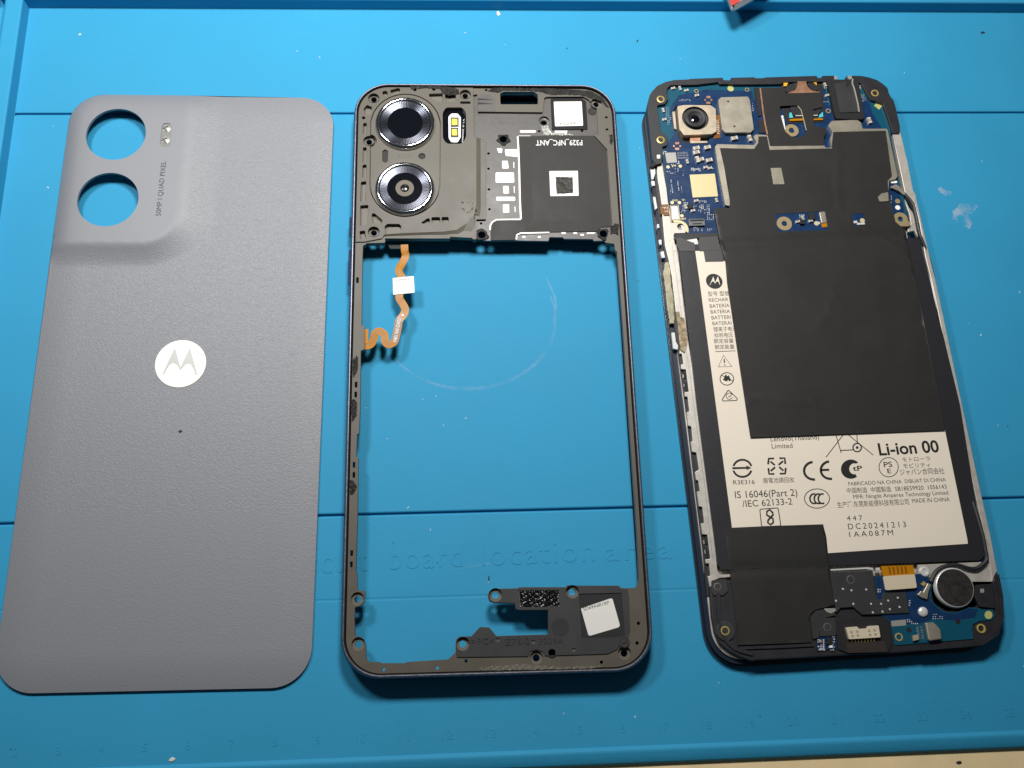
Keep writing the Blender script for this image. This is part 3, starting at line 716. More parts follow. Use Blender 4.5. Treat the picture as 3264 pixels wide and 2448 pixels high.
residue(Cc((960, 862), (1250, 838), (1520, 858), (1700, 850), (1820, 848), (1700, 866), (1400, 872), (1000, 880)), PZ+.02, 20, m=mBrown2, th=.1)
# speaker cover at the bottom
spk = Cc((1045, 372), (1085, 357), (1225, 354), (1238, 347), (1540, 347), (1545, 334), (1872, 337), (1880, 352), (1932, 356), (1940, 420), (1945, 620), (1926, 690), (1880, 722), (1860, 745), (1800, 772), (1480, 782), (1402, 784), (1388, 756), (1345, 744), (1306, 756), (1292, 788), (836, 793), (832, 768), (832, 700), (858, 664), (930, 662), (985, 602), (1045, 605), (1090, 660), (1426, 650), (1424, 490), (1232, 490), (1217, 483), (1207, 445), (1075, 443), (1047, 430), (1038, 400))
hl = [sc(q, SR+.02, PZ+.3) for q in screws_dn[2:5]]+[sc(q, .5, PZ+.1) for q in Cc((1328, 697), (1100, 684), (1586, 748))]
well_rect = fillet(Cc((1620, 388), (1893, 380), (1915, 665), (1637, 672)), 3, 2)
mb = MB(); slab(mb, xy(fillet(spk, 2, 2), PZ+.3), PZ-.3, PZ+.3, hl+[xy(well_rect, PZ+.3), xy(Cc((1232, 366), (1494, 364), (1498, 470), (1236, 474)), PZ+.3)])
so = fr.part('speaker_cover', mb, mSpk)
mb = MB(); pslab(mb, well_rect, PZ-.2, PZ+.06); fr.part('sticker_recess', mb, mDark2)
mb = MB(); pslab(mb, fillet(Cc((1632, 482), (1822, 417), (1835, 420), (1882, 588), (1875, 602), (1692, 656), (1680, 652)), 3, 3), PZ+.06, PZ+.14); lb = fr.part('white_label', mb, mWhite)
mb = MB(); text(mb, 'SD69A6R1RP', *Cc((1650, 497), (1815, 452), (1645, 477)), PZ+.15, 1.05); fr.part('printed_lettering', mb, mInk, lb)
residue(Cc((1240, 368), (1490, 366), (1494, 466), (1242, 470)), PZ+.04, 21, 'foam_patch', mat('wet_black_foam', (.006, .006, .007), .22, bump=(120, .3), spec=.7), th=.3)
mb = MB(); c = P(Cc((1500, 602))[0], PZ+.31); lathe(mb, c, [(2.2, PZ), (2.2, PZ+.33)], 28); fr.part('round_patch', mb, mDark)
mb = MB(); text(mb, '>PC<', *Cc((930, 712), (1075, 708), (930, 674)), PZ+.31, 1.05, h=.14); text(mb, 'Z76-2', *Cc((1148, 717), (1305, 710), (1148, 676)), PZ+.31, 1.05, h=.14); text(mb, 'P229A', *Cc((1365, 710), (1520, 704), (1365, 672)), PZ+.31, 1.05, h=.14)
fr.part('embossed_lettering', mb, mSpk)
mb = MB(); c = P(Cc((1908, 697))[0], PZ+.1); lathe(mb, c, [(1.35, PZ-.2), (1.35, PZ+.34), (1.1, PZ+.4), (.7, PZ+.25), (.3, PZ+.4)], 24); fr.part('round_boss', mb, mSmoke)
mb = MB(); c = P(Cc((1446, 765))[0], PZ+.1); lathe(mb, c, [(1.2, PZ-.2), (1.2, PZ+.2), (.9, PZ+.3), (.6, PZ+.3)], 24); fr.part('round_boss', mb, mSpk)
# side keys on the left band
kk = MB()
for v0, v1 in ((20, 31), (34.5, 41)):
    bx = [fr.w(-FWd/2-.45, v0, 0), fr.w(-FWd/2-1.0, v0+.6, 0), fr.w(-FWd/2-1.0, v1-.6, 0), fr.w(-FWd/2-.45, v1, 0)]
    k = MB(); slab(k, [tuple(p[:2]) for p in bx][::-1], 2.4, 4.2); fr.part('side_key', k, mBand, bevel=.25)
# ribbon cable
fz = lambda q, z: P(q, z)
path = D((765, 60), (768, 120), (775, 175), (745, 240), (712, 300), (720, 345), (745, 395), (735, 460), (716, 540), (718, 590), (745, 635), (772, 690), (758, 745), (715, 800), (700, 880), (680, 970), (662, 1015), (610, 1038), (575, 1005), (570, 945), (525, 908), (480, 925), (465, 985), (430, 1042), (350, 1052))
zs = [4.6, 4.4, 4.0, 4.15, 4.6, 4.8, 4.9, 4.9, 4.9, 4.9, 4.8, 4.8, 4.9, 5.0, 5.0, 5.0, 5.0, 5.0, 4.95, 4.9, 4.9, 4.9, 4.8, 4.7, 4.6]
pp = smooth_path([P(q, z) for q, z in zip(path, zs)], 6)
mb = MB(); ribbon(mb, pp, 2.05, h=.12); rc = fr.part('ribbon_cable', mb, mOrange)
mb = MB(); up = [P(q, 4.75) for q in D((388, 1030), (388, 960), (390, 888))]; ribbon(mb, up, 1.2, h=.12); fr.part('ribbon_tail', mb, mOrange)
mesh_ = MB()                            # the hatched copper between the edges of the cable
for i in range(0, len(pp)-1):
    if 5*6+3 < i < 8*6 or i > len(pp)-4 or 13*6 <= i < 16*6+2: continue
    a, b_ = pp[i], pp[i+1]; t = (b_-a); t.z = 0; t.normalize(); s_ = Vector((-t.y, t.x, 0))
    for o_ in (-.32, 0, .32):
        c = a.lerp(b_, .5)+s_*o_+Vector((0, 0, .012)); q = .13
        mesh_.add([c+t*q, c+s_*q, c-t*q, c-s_*q], [(0, 1, 2, 3)])
fr.part('cable_hatching', mesh_, mOrangeD, rc, kind='stuff')
mb = MB(); ribbon(mb, [p+Vector((0, 0, .012)) for p in pp[13*6-3:16*6+1]], 1.75, h=.01); fr.part('cable_stripe', mb, mOrangeD, rc)
mb = MB(); text(mb, 'F4B01 RA0 E244231', *D((688, 1015), (732, 778), (655, 1008)), 5.05, 1.0, .01); fr.part('printed_lettering', mb, mWInk, rc)
mb = MB(); c = P(D((748, 750))[0], 4.95); lathe(mb, c, [(.32, 4.9), (.32, 4.97)], 16); fr.part('index_dot', mb, mWInk, rc)
mb = MB(); pslab(mb, fillet(D((650, 387), (856, 367), (866, 530), (655, 552)), 2.5, 3), 4.93, 5.06); lb = fr.part('white_label', mb, mWhite)
mb = MB(); text(mb, 'SD69A6R1RE', *D((678, 416), (826, 402), (677, 403)), 5.07, 1.05); fr.part('printed_lettering', mb, mInk, lb)
mb = MB(); pslab(mb, D((600, 55), (800, 60), (800, 100), (625, 100)), 2.6, 3.4); fr.part('cable_stiffener', mb, mDark2)
mb = MB(); pslab(mb, D((740, 255), (755, 255), (745, 310)), 4.0, 4.1)

# ================================================================== PHONE BODY
bq = [P(q, 1.2) for q in N((2041.7, 356.6), (2234, 1957), (2417, 2121.6), (2597.8, 2110.8))]
lv = (bq[0]-bq[1]); TB = math.atan2(-lv.x, lv.y)
cB, sB = math.cos(TB), math.sin(TB)
toB = lambda p: (cB*p.x+sB*p.y, -sB*p.x+cB*p.y)
uL = toB(bq[0])[0]; vBt = toB(bq[2])[1]
BW, BL = 74.2, 163.2
cu_, cv_ = uL+BW/2, vBt+BL/2
ph = Thing('opened_phone', 'opened phone showing blue circuit boards, battery label and black sheets', 'phone', (cB*cu_-sB*cv_, sB*cu_+cB*cv_, 0), TB)
print('body rot', TB, ph.loc)
def bloop(dd, r=9.0, n=12): return [tuple(ph.w(*p)[:2]) for p in rrect(BW+2*dd, BL+2*dd, r+dd, n)]
mb = MB(); slab(mb, bloop(0), .15, 1.3); ph.part('display_panel', mb, mBezel, bevel=.35)
mb = MB(); slab(mb, bloop(-.55), 1.3, 2.3); ph.part('bezel_side', mb, mNavySide)
mb = MB(); slab(mb, bloop(-1.7), 2.3, 2.9); chs = ph.part('chassis_plate', mb, mAlu)
# black strip beside the left rail
mb = MB(); pslab(mb, N((2080, 512), (2098, 520), (2135, 830), (2160, 1000), (2190, 1180), (2215, 1400), (2240, 1600), (2262, 1780), (2275, 1900), (2252, 1900), (2240, 1760), (2215, 1560), (2188, 1330), (2158, 1110), (2130, 900), (2100, 680)), 1.5, 3.2); ph.part('side_strip', mb, mDark)
# left metal rail with its notched edge
railL = N((2096, 520), (2094, 545), (2096, 568.7), (2100.6, 594), (2109.6, 653.7), (2110.5, 680.8), (2119.6, 782), (2132.3, 832), (2141.4, 879.5), (2148.6, 942.7), (2154, 993), (2168.6, 1103.4), (2166, 1127), (2174, 1128.7), (2178.5, 1159.5), (2170.4, 1161), (2171.3, 1176.6), (2186.7, 1178.4), (2195.7, 1248), (2182, 1249), (2183, 1264), (2192, 1265), (2197.5, 1311), (2189.4, 1313), (2193, 1356.6), (2204, 1360), (2208, 1405), (2202, 1408), (2206, 1440), (2220, 1443), (2228, 1497), (2215, 1504.5), (2219, 1530), (2226, 1532), (2231, 1565), (2221.5, 1567), (2227.8, 1614), (2238.7, 1616), (2245, 1666.7), (2234, 1668.5), (2238.7, 1703), (2255, 1704.7), (2264, 1780.6), (2248.6, 1783), (2250.4, 1796), (2260.4, 1796), (2264.9, 1835), (2255.8, 1836.7), (2268.6, 1900), (2276, 1850), (2295, 1842), (2335, 1838), (2335, 1830), (2296, 1832), (2286.6, 1816.8), (2283, 1777), (2275.7, 1713.7), (2259.5, 1560), (2246, 1470), (2230, 1360), (2206.6, 1168.5), (2193, 1080), (2183, 1006), (2166.7, 852), (2155.8, 780), (2148.5, 800), (2141, 744), (2135.8, 691.7), (2130.4, 650), (2125, 601), (2114, 543), (2109.6, 520))
mb = MB(); pslab(mb, railL, 2.5, 4.1); rl_ = ph.part('side_rail', mb, mAlu, bevel=.12)
mb = MB(); ribbon(mb, [P(q, 4.13) for q in E7((450, 0), (520, 480), (590, 1000), (620, 1230))]+[P(q, 4.13) for q in E8((580, 200), (640, 620), (700, 1050), (770, 1600))]+[P(q, 4.13) for q in N((2232, 1440), (2248, 1560), (2262, 1700), (2272, 1780))], .16, h=.03); ph.part('rail_groove', mb, mPale, rl_)
mb = MB(); pslab(mb, E7((520, 1180), (585, 1180), (600, 1270), (665, 1290), (730, 1659), (725, 1720), (680, 1900), (600, 1850), (555, 1400)), 4.1, 4.5); ph.part('conductive_sponge', mb, mFoam)
# clips and key flex along the left side
mb = MB()
for q in (E1((185, 205), (265, 205), (270, 290), (235, 395), (205, 395)), E1((195, 425), (255, 425), (265, 505), (215, 510)), E1((232, 705), (270, 705), (305, 900), (265, 930)), E1((300, 1185), (335, 1185), (340, 1250), (305, 1255)), E1((330, 1460), (375, 1460), (385, 1540), (345, 1545)), E7((250, 130), (305, 110), (330, 225), (275, 230)), E8((335, 0), (390, 0), (410, 160), (450, 230), (445, 300), (365, 280))):
    k = MB(); pslab(k, fillet(q, 1.5, 2), 3.0, 3.9); ph.part('spring_clip', k, mSolder)
mb = MB(); pslab(mb, E1((205, 510), (330, 520), (420, 1100), (445, 1500), (330, 1500), (290, 1000), (230, 600)), 2.9, 3.15); ph.part('key_flex', mb, mBezel)
mb = MB(); pslab(mb, jag(E7((330, 305), (395, 300), (430, 480), (440, 700), (480, 900), (490, 1100), (500, 1390), (420, 1390), (370, 1080), (330, 700), (300, 500)), 6, 1.0, 5), 3.0, 3.85); ph.part('glue_bead', mb, mGumL, bevel=.2)
for q in (E8((530, 670), (590, 660), (605, 790), (570, 800)), E8((570, 870), (620, 880), (635, 1030), (590, 1030)), reg(2160, 1560, 400/2212)((480, 830), (530, 820), (540, 950), (500, 960)), reg(2160, 1560, 400/2212)((500, 1060), (555, 1060), (570, 1210), (520, 1200))):
    mb = MB(); pslab(mb, q, 3.1, 3.6); ph.part('side_latch', mb, mDark2)
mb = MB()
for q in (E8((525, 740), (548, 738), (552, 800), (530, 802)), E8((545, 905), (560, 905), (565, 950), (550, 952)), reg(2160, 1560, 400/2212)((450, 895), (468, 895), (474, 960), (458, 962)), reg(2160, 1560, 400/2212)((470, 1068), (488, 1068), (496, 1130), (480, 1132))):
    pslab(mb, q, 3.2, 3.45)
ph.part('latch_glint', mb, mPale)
# right metal rail
railR = N((2869, 416), (2894, 520), (2910.9, 608.6), (2918, 617.6), (2922.6, 643), (2964, 820), (2983.7, 900), (3124, 1560), (3156.6, 1704.7), (3178, 1818.6), (3163, 1852), (3155, 1800), (3140, 1715), (3105, 1560), (2972, 905), (2950, 820), (2931.7, 711.7), (2918, 657), (2908, 639), (2884.7, 614), (2864.8, 520), (2845, 425))
mb = MB(); pslab(mb, railR, 2.6, 4.6); rr2 = ph.part('side_rail', mb, mAlu, bevel=.12)
mb = MB(); pslab(mb, N((2950, 760), (2960, 820), (3090, 1420), (3145, 1720), (3130, 1740), (3085, 1450), (2945, 800)), 2.5, 3.9); ph.part('rail_step', mb, mAlu, bevel=.15)
mb = MB(); pslab(mb, E5((755, 650), (800, 620), (860, 760), (930, 860), (970, 940), (1000, 1100), (1060, 1290), (1030, 1300), (970, 1190), (860, 1210), (840, 1120), (905, 1080), (880, 900), (820, 740), (780, 740)), 2.5, 3.5); ph.part('metal_bracket', mb, mAlu, bevel=.1)
# top frame
top_out = N((2079.7, 510), (2072, 430), (2064.3, 356.6), (2065, 331), (2069.8, 309.6), (2077, 293), (2095, 273.4), (2122, 260.7), (2149, 255), (2196, 252.6), (2200, 251), (2303, 247.4), (2306.7, 255), (2326.6, 255.9), (2330, 247.7), (2404, 245.6), (2408, 249), (2433, 248.6), (2440.5, 246.3), (2600, 241.4), (2603, 241.8), (2607, 248), (2617, 248), (2621.5, 241.5), (2658.6, 241), (2669, 245), (2667.6, 253.6), (2661, 255), (2662, 261.7), (2687.5, 261.7), (2696.6, 253.6), (2698, 241.8), (2714.6, 241), (2745, 241.7), (2767.8, 245.8), (2795, 254.4), (2813, 266), (2826.6, 277.9), (2832, 287.8), (2831, 291.4), (2841, 312), (2847.4, 317.7), (2854.6, 340), (2869, 403.6), (2869, 416), (2866, 424), (2845, 424))
top_in = Z((1868, 486), (1842, 400), (1802, 288), (1770, 276), (1718, 262), (1690, 222), (1655, 152), (1640, 138), (1400, 132), (1100, 136), (1080, 150), (900, 152), (880, 152), (740, 152), (720, 148), (652, 150), (640, 136), (520, 150), (495, 154), (305, 158), (282, 178), (276, 215), (288, 252), (264, 290), (216, 298), (210, 310), (232, 484), (260, 500), (286, 530), (276, 582), (246, 592), (252, 640), (242, 706), (206, 716))
mb = MB(); pslab(mb, top_out+top_in, 2.0, 5.2); tf = ph.part('top_frame', mb, mDark, bevel=.15)
mb = MB(); pslab(mb, N((2062, 350), (2072, 300), (2090, 285), (2085, 420), (2095, 512), (2080, 512)), 1.5, 3.9); ph.part('frame_step', mb, mDark)
# screw inserts (brass)
def insert(q, z, r=1.15, m=mBrass, par=None):
    mb = MB(); c = P(q, z); lathe(mb, c, [(r, z-.6), (r, z+.08), (r*.72, z+.12), (r*.62, z-.05), (r*.55, z-1.0)], 24); return ph.part('screw_insert', mb, m, par, smooth=False)
for q in E6((1360, 478), (1360, 1195))+[(2788.5, 297)]: insert(q, 5.2)
mb = MB(); pslab(mb, E6((1292, 1458), (1350, 1455), (1350, 1520), (1295, 1522)), 5.18, 5.26); ph.part('pad_square', mb, mBright)
mb = MB(); pslab(mb, E1((215, 90), (260, 60), (310, 80), (300, 140), (230, 180), (185, 170)), 3.0, 5.0); ph.part('rubber_plug', mb, mDark2, bevel=.3)
# mainboard
BZ = 4.2
board = Z((275, 146), (640, 128), (1090, 128), (1395, 128), (1655, 132), (1800, 280), (1850, 470), (1905, 800), (1955, 980), (1975, 1110), (1900, 1160), (1400, 1210), (640, 1218), (412, 1215), (438, 1186), (432, 1150), (388, 1122), (322, 1112), (290, 960), (252, 700), (243, 592), (204, 340), (206, 296), (268, 288))
cam_hole = E6((1560, 760), (1600, 640), (1640, 590), (2260, 560), (2260, 1100), (2180, 1260), (1720, 1240), (1660, 1130), (1650, 1030), (1590, 960))
mb = MB(); pslab(mb, board, 3.4, BZ, [cam_hole]); pcb = ph.part('main_board', mb, mPCBt, bevel=0)
cop = Z((500, 205), (540, 190), (880, 200), (890, 260), (1340, 250), (1390, 165), (1420, 300), (1640, 260), (1700, 250), (1730, 360), (1800, 470), (1840, 700), (1890, 850), (1945, 1000), (1955, 1100), (1390, 1195), (640, 1205), (430, 1205), (440, 1180), (430, 1145), (390, 1118), (325, 1105), (292, 960), (258, 700), (262, 600), (290, 560), (330, 500), (300, 380), (310, 300), (360, 230), (420, 215))
mb = MB(); pslab(mb, cop, BZ, BZ+.025, [cam_hole]); ph.part('copper_pour', mb, mPCB, pcb)
# tan camera module
mb = MB(); pslab(mb, E6((1560, 760), (1600, 640), (1640, 590), (2260, 560), (2260, 1100), (2180, 1260), (1720, 1240), (1660, 1130)), 2.9, 3.4); ph.part('camera_well', mb, mDark2)
cam_o = fillet(E6((1652, 600), (1760, 580), (2240, 580), (2330, 650), (2345, 1040), (2260, 1090), (1770, 1108), (1690, 1000)), 4, 2)
mb = MB(); cc_ = P(Z((480, 388))[0], 5.9)
slab(mb, xy(cam_o, 5.7), 3.4, 5.7, [circ(cc_, 3.95, 32)]); cmod = ph.part('camera_module', mb, mMetalC, bevel=.25)
mb = MB(); lathe(mb, cc_, [(3.95, 5.6), (3.9, 4.9), (3.1, 4.9), (3.05, 5.9), (2.7, 6.1), (2.3, 6.05), (1.7, 5.6), (1.3, 5.35)], 40); ph.part('lens_barrel', mb, mSpk, cmod, smooth=False)
mb = MB(); lathe(mb, cc_, [(1.35, 5.36), (1.0, 5.5), (.5, 5.6), (.1, 5.62)], 32); ph.part('lens_bead', mb, mGlass, cmod, smooth=True)
mb = MB(); pslab(mb, E6((1565, 700), (1610, 690), (1640, 1010), (1600, 990)), 3.4, 5.0); pslab(mb, E6((1885, 1215), (2180, 1215), (2180, 1245), (1890, 1252)), 3.4, 4.6); ph.part('camera_clip', mb, mMetalC, cmod)
mb = MB(); pslab(mb, E6((1885, 1120), (2060, 1110), (2055, 1215), (1875, 1225)), 3.4, 4.5); ph.part('copper_tab', mb, mCopper, cmod)
mb = MB(); pslab(mb, Z((600, 372), (650, 366), (655, 530), (610, 535)), 3.6, 4.5); ct = ph.part('camera_ribbon', mb, mOrangeD)
mb = MB(); text(mb, 'F1A5012C', *Z((650, 500), (640, 400), (634, 500)), 4.52); ph.part('printed_lettering', mb, mWInk, ct)
# small shield can
sh_ = fillet(Z((640, 262), (660, 244), (850, 238), (862, 262), (890, 465), (872, 490), (690, 492), (668, 470)), 6, 4)
mb = MB(); pslab(mb, sh_, BZ, 5.5); sc1 = ph.part('shield_can', mb, mTin, bevel=.35, segs=3)
mb = MB()
for q in Z((710, 272), (755, 448)): slab(mb, circ(P(q, 5.53), .32, 14), 5.4, 5.53)
ph.part('vent_hole', mb, mDark2, sc1)
mb = MB(); pslab(mb, [(x, y+4) for x, y in sh_], BZ, BZ+.35); ph.part('shield_frame', mb, mTin)
# big shield and graphite sheets
bigsh = Z((618, 592), (632, 574), (890, 580), (910, 560), (888, 520), (905, 505), (990, 512), (1003, 585), (1012, 612), (1398, 598), (1440, 600), (1430, 530), (1448, 490), (1415, 440), (1440, 410), (1620, 402), (1645, 420), (1660, 465), (1830, 465), (1838, 490), (1905, 800), (1890, 820), (1845, 830), (1840, 900), (1400, 1050), (725, 1010), (690, 1002), (680, 950), (640, 740))
mb = MB(); pslab(mb, fillet(bigsh, 5, 3), BZ, 5.15); ph.part('shield_can', mb, mTin, bevel=.4, segs=3)
gr_out = Z((652, 600), (893, 606), (922, 565), (925, 518), (985, 518), (1003, 614), (1445, 603), (1440, 590), (1452, 487), (1822, 478), (1866, 800), (1836, 830), (1840, 905), (1890, 1120), (1965, 1180), (1972, 1235)) + N((2920, 900), (3012, 1371), (2392, 1394), (2379, 1310), (2317.7, 900)) + Z((690, 1400), (650, 1250), (612, 1048), (616, 1028), (720, 1022), (722, 975), (684, 740))
win1 = Z((1010, 741), (1084, 739), (1108, 855), (1030, 857)); win2 = fillet(Z((1040, 1067), (1395, 1045), (1420, 1178), (1060, 1192)), 2, 2); win3 = fillet(Z((1578, 1066), (1668, 1062), (1686, 1165), (1605, 1170)), 2, 2)
yline = [P(q, 5.4) for q in Z((640, 1280), (1960, 1215))]
nrm = Vector((-(yline[1]-yline[0]).y, (yline[1]-yline[0]).x, 0)).normalized()
creases = [[P(q, 5.4) for q in c] for c in (L((540, 735), (640, 715), (760, 722)), L((760, 722), (860, 755), (980, 742)), Z((1500, 620), (1480, 860), (1500, 1030)), Z((1690, 1170), (1800, 1230), (1960, 1330)), L((1090, 60), (1060, 200), (960, 300)))]
def seg_d(x, y, c):
    best = 9
    for a, b_ in zip(c, c[1:]):
        ab = (b_-a); t = max(0, min(1, ((x-a.x)*ab.x+(y-a.y)*ab.y)/(ab.x**2+ab.y**2))); best = min(best, math.hypot(x-a.x-ab.x*t, y-a.y-ab.y*t))
    return best
def gz(x, y):
    s_ = (Vector((x, y, 0))-yline[0]).dot(nrm)
    z = 5.24 + (.10 if s_ < 0 else 0)*min(1, -s_/3 if s_ < 0 else 0) - .32*math.exp(-(s_/1.6)**2)
    z += .03*math.sin(.13*x+.2)*math.sin(.11*y)
    for c in creases: z += .12*math.exp(-(seg_d(x, y, c)/.55)**2)
    return z
mb = MB(); slab(mb, xy(gr_out, 5.3), 0, 0, [xy(win1, 5.3), xy(win2, 5.3), xy(win3, 5.3)], zf=gz, grid=1.1, thick=.09)
gs = ph.part('graphite_sheet', mb, mGraph, smooth=False)
for pl in gs.data.polygons: pl.use_smooth = True
gs.modifiers.new('split', 'EDGE_SPLIT').split_angle = math.radians(50)
mb = MB(); pslab(mb, fillet(Z((1768, 945), (1790, 922), (1838, 912), (1842, 975), (1780, 978)), 3, 2), 5.2, 5.5); ph.part('mesh_bump', mb, mTin, bevel=.15)
mb = MB(); pslab(mb, [(x, y) for x, y in win1], 5.0, 5.2); ph.part('shield_spot', mb, mTin)
for wn, nm in ((win2, 'board_window'), (win3, 'board_window')):
    cx = sum(p[0] for p in wn)/len(wn); cy = sum(p[1] for p in wn)/len(wn)
    mb = MB(); pslab(mb, [(cx+(x-cx)*1.1, cy+(y-cy)*1.1) for x, y in wn], 4.3, 5.155); ph.part(nm, mb, mPCB)
def ring_pad(q, ro, ri, z, m=mGold, hole=True):
    mb = MB(); c = P(q, z); k = pxmm(q, z); slab(mb, circ(c, ro/k, 32), z-.1, z, [circ(c, ri/k, 20)]); ob = ph.part('ground_pad', mb, mat_gnd, bevel=.04)
    mb = MB(); lathe(mb, c, [(ri/k, z-.02), (ri/k*.8, z-.2), (ri/k*.8, z-.7), (.05, z-.75)], 20); ph.part('screw_hole', mb, mSteel, ob)
mat_gnd = mat('tan_gold_pad', (.40, .31, .16), .42, metal=.25)
ring_pad(Z((1107, 1133))[0], 24, 9, 5.22); ring_pad(E2((685, 970))[0], 22, 9.5, 4.5); ring_pad(E5((725, 985))[0], 23, 9, 4.6)
mb = MB(); pslab(mb, E5((720, 1090), (840, 1000), (905, 1070), (850, 1112), (680, 1112)), 4.45, 4.59); ph.part('ground_tab', mb, mat_gnd)
# copper foil bracket, top middle
cb = E2((118, 222), (470, 215), (560, 320), (600, 318), (1190, 300), (1225, 560), (1060, 600), (1080, 900), (1270, 925), (1290, 1000), (1250, 1100), (1255, 1235), (300, 1245), (260, 1050), (180, 650))
cb_hole = fillet(E2((470, 540), (780, 530), (870, 620), (945, 980), (900, 1070), (800, 1095), (690, 1090), (570, 990), (500, 740)), 6, 3)
mb = MB(); pslab(mb, fillet(cb, 3, 2), 5.0, 5.3, [cb_hole]); cbo = ph.part('graphite_bracket', mb, mGraph, bevel=.06)
mb = MB(); ribbon(mb, [P(q, 5.31) for q in E2((128, 222), (150, 400), (180, 640), (215, 860), (255, 1040))], .42, h=.25); ph.part('copper_edge', mb, mCopper, cbo)
mb = MB(); pslab(mb, E2((295, 1243), (1255, 1235), (1290, 1290), (310, 1312)), 5.0, 5.2); ph.part('tin_edge', mb, mTin, cbo)
mb = MB(); ribbon(mb, [P(q, 5.31) for q in E2((790, 540), (850, 610), (890, 760), (940, 970))], .22, h=.2); ph.part('bent_lip', mb, mMetalC, cbo)
mb = MB(); pslab(mb, E2((790, 105), (935, 105), (960, 200), (1040, 270), (1170, 290), (1180, 305), (600, 315), (740, 260), (780, 200)), 4.8, 5.28); ph.part('copper_tab', mb, mCopper)
mb = MB(); pslab(mb, E2((500, 110), (1230, 100), (1260, 820), (610, 850), (480, 520)), BZ, 4.35); ph.part('front_camera_bay', mb, mDark2)
for q in (E2((560, 300), (600, 180), (780, 120), (780, 200), (700, 280)), E2((960, 125), (1060, 120), (1160, 250), (1080, 280), (1000, 220)), E2((640, 560), (780, 545), (850, 640), (870, 690), (740, 720), (680, 660)), E2((1050, 600), (1120, 530), (1225, 520), (1220, 620), (1150, 690), (1050, 690))):
    mb = MB(); pslab(mb, fillet(q, 6, 3), 4.35, 4.8); ph.part('black_housing', mb, mDark, bevel=.15)
mb = MB()
for q in (E2((540, 130), (620, 130), (590, 190), (548, 190)), E2((1070, 125), (1120, 120), (1125, 175))): pslab(mb, q, 4.36, 4.9)
ph.part('amber_tab', mb, mLED if False else mat('amber', (.85, .45, .03), .4))
mb = MB()
for q in (E2((645, 660), (680, 655), (710, 745), (640, 750)), E2((1170, 700), (1230, 640), (1240, 730), (1160, 745))): pslab(mb, q, 4.4, 4.75)
ph.part('cyan_prism', mb, mCyan)
for q in (E2((650, 770), (880, 760), (885, 795), (655, 805)), E2((1065, 765), (1230, 755), (1235, 785), (1068, 790))):
    mb = MB(); pslab(mb, q, 4.4, 4.78); ph.part('ribbon_end', mb, mOrange)
mb = MB(); pslab(mb, E2((495, 765), (545, 762), (575, 955), (525, 960)), 4.4, 4.7); ph.part('bright_strip', mb, mBright); mb = MB(); pslab(mb, E2((490, 710), (535, 708), (538, 755), (493, 760)), 4.4, 4.65); ph.part('bright_strip', mb, mBright)
mb = MB(); pslab(mb, E2((750, 705), (870, 702), (870, 716), (752, 718)), 4.4, 4.85); ph.part('bright_edge', mb, mSolder); mb = MB(); pslab(mb, E2((1050, 700), (1140, 695), (1140, 710), (1052, 714)), 4.4, 4.85); ph.part('bright_edge', mb, mSolder)
mb = MB(); pslab(mb, E2((20, 220), (110, 215), (150, 700), (100, 720), (40, 420)), BZ, 4.7); pslab(mb, E2((95, 780), (200, 800), (245, 1010), (110, 1010)), BZ, 4.6); ph.part('black_housing', mb, mDark2)
mb = MB(); pslab(mb, E2((500, 500), (620, 540), (640, 850), (480, 700)), BZ, 4.3); ph.part('board_window', mb, mPCB)
# black earpiece block, top right
mb = MB(); pslab(mb, fillet(E2((1300, 75), (1860, 75), (1960, 740), (1930, 775), (1480, 765), (1450, 720)), 4, 3), BZ, 5.5); ep = ph.part('earpiece_gasket', mb, mDark2, bevel=.2)
mb = MB(); pslab(mb, fillet(E2((1440, 150), (1600, 120), (1720, 100), (1790, 160), (1890, 640), (1540, 660)), 3, 2), 5.45, 5.75); ph.part('earpiece_pad', mb, mSpk, ep, bevel=.1)
mb = MB(); ribbon(mb, [P(q, 5.78) for q in E2((1760, 60), (1750, 130), (1790, 250), (1850, 500), (1870, 640))], .45, h=.1); ph.part('pad_fold', mb, mPale, ep)
mb = MB(); pslab(mb, E2((1640, 130), (1650, 75), (1720, 70), (1730, 120), (1650, 210)), 5.7, 5.85); ph.part('pad_notch', mb, mDark2, ep)
for q in (E2((1430, 5), (1485, 20), (1480, 70), (1440, 75)), E2((1655, 15), (1740, 5), (1745, 60), (1700, 75))):
    mb = MB(); pslab(mb, fillet(q, 2, 2), 5.0, 5.5); ph.part('frame_stub', mb, mPale)
# gold pads, connectors, chips on the main board
mb = MB(); pslab(mb, E1((875, 315), (1318, 296), (1375, 695), (930, 715)), BZ+.02, BZ+.12); ph.part('gold_pad', mb, mGold, pcb)
mb = MB(); pslab(mb, E1((550, 870), (660, 865), (695, 1100), (572, 1105)), BZ+.02, BZ+.14); ph.part('white_pad', mb, mWhite, pcb)
mb = MB(); ribbon(mb, [P(q, BZ+.06) for q in E1((535, 855), (675, 850), (705, 1108), (565, 1115))], .17, closed=True, h=.03); ph.part('gold_outline', mb, mGold, pcb)
mb = MB(); ribbon(mb, [P(q, BZ+.08) for q in smooth_path([(*q, 0) for q in E1((590, 1138), (700, 1140), (780, 1175), (825, 1240), (835, 1320))], 4)], .7, h=.04); ph.part('gold_arc', mb, mGold, pcb)
dotp = E1((493, 180), (708, 165), (565, 808), (693, 808), (738, 1040))
for q in dotp:
    mb = MB(); lathe(mb, P(q, BZ), [(5.6/pxmm(q, BZ), BZ), (5.6/pxmm(q, BZ), BZ+.08)], 20); ph.part('test_pad', mb, mGold, pcb)
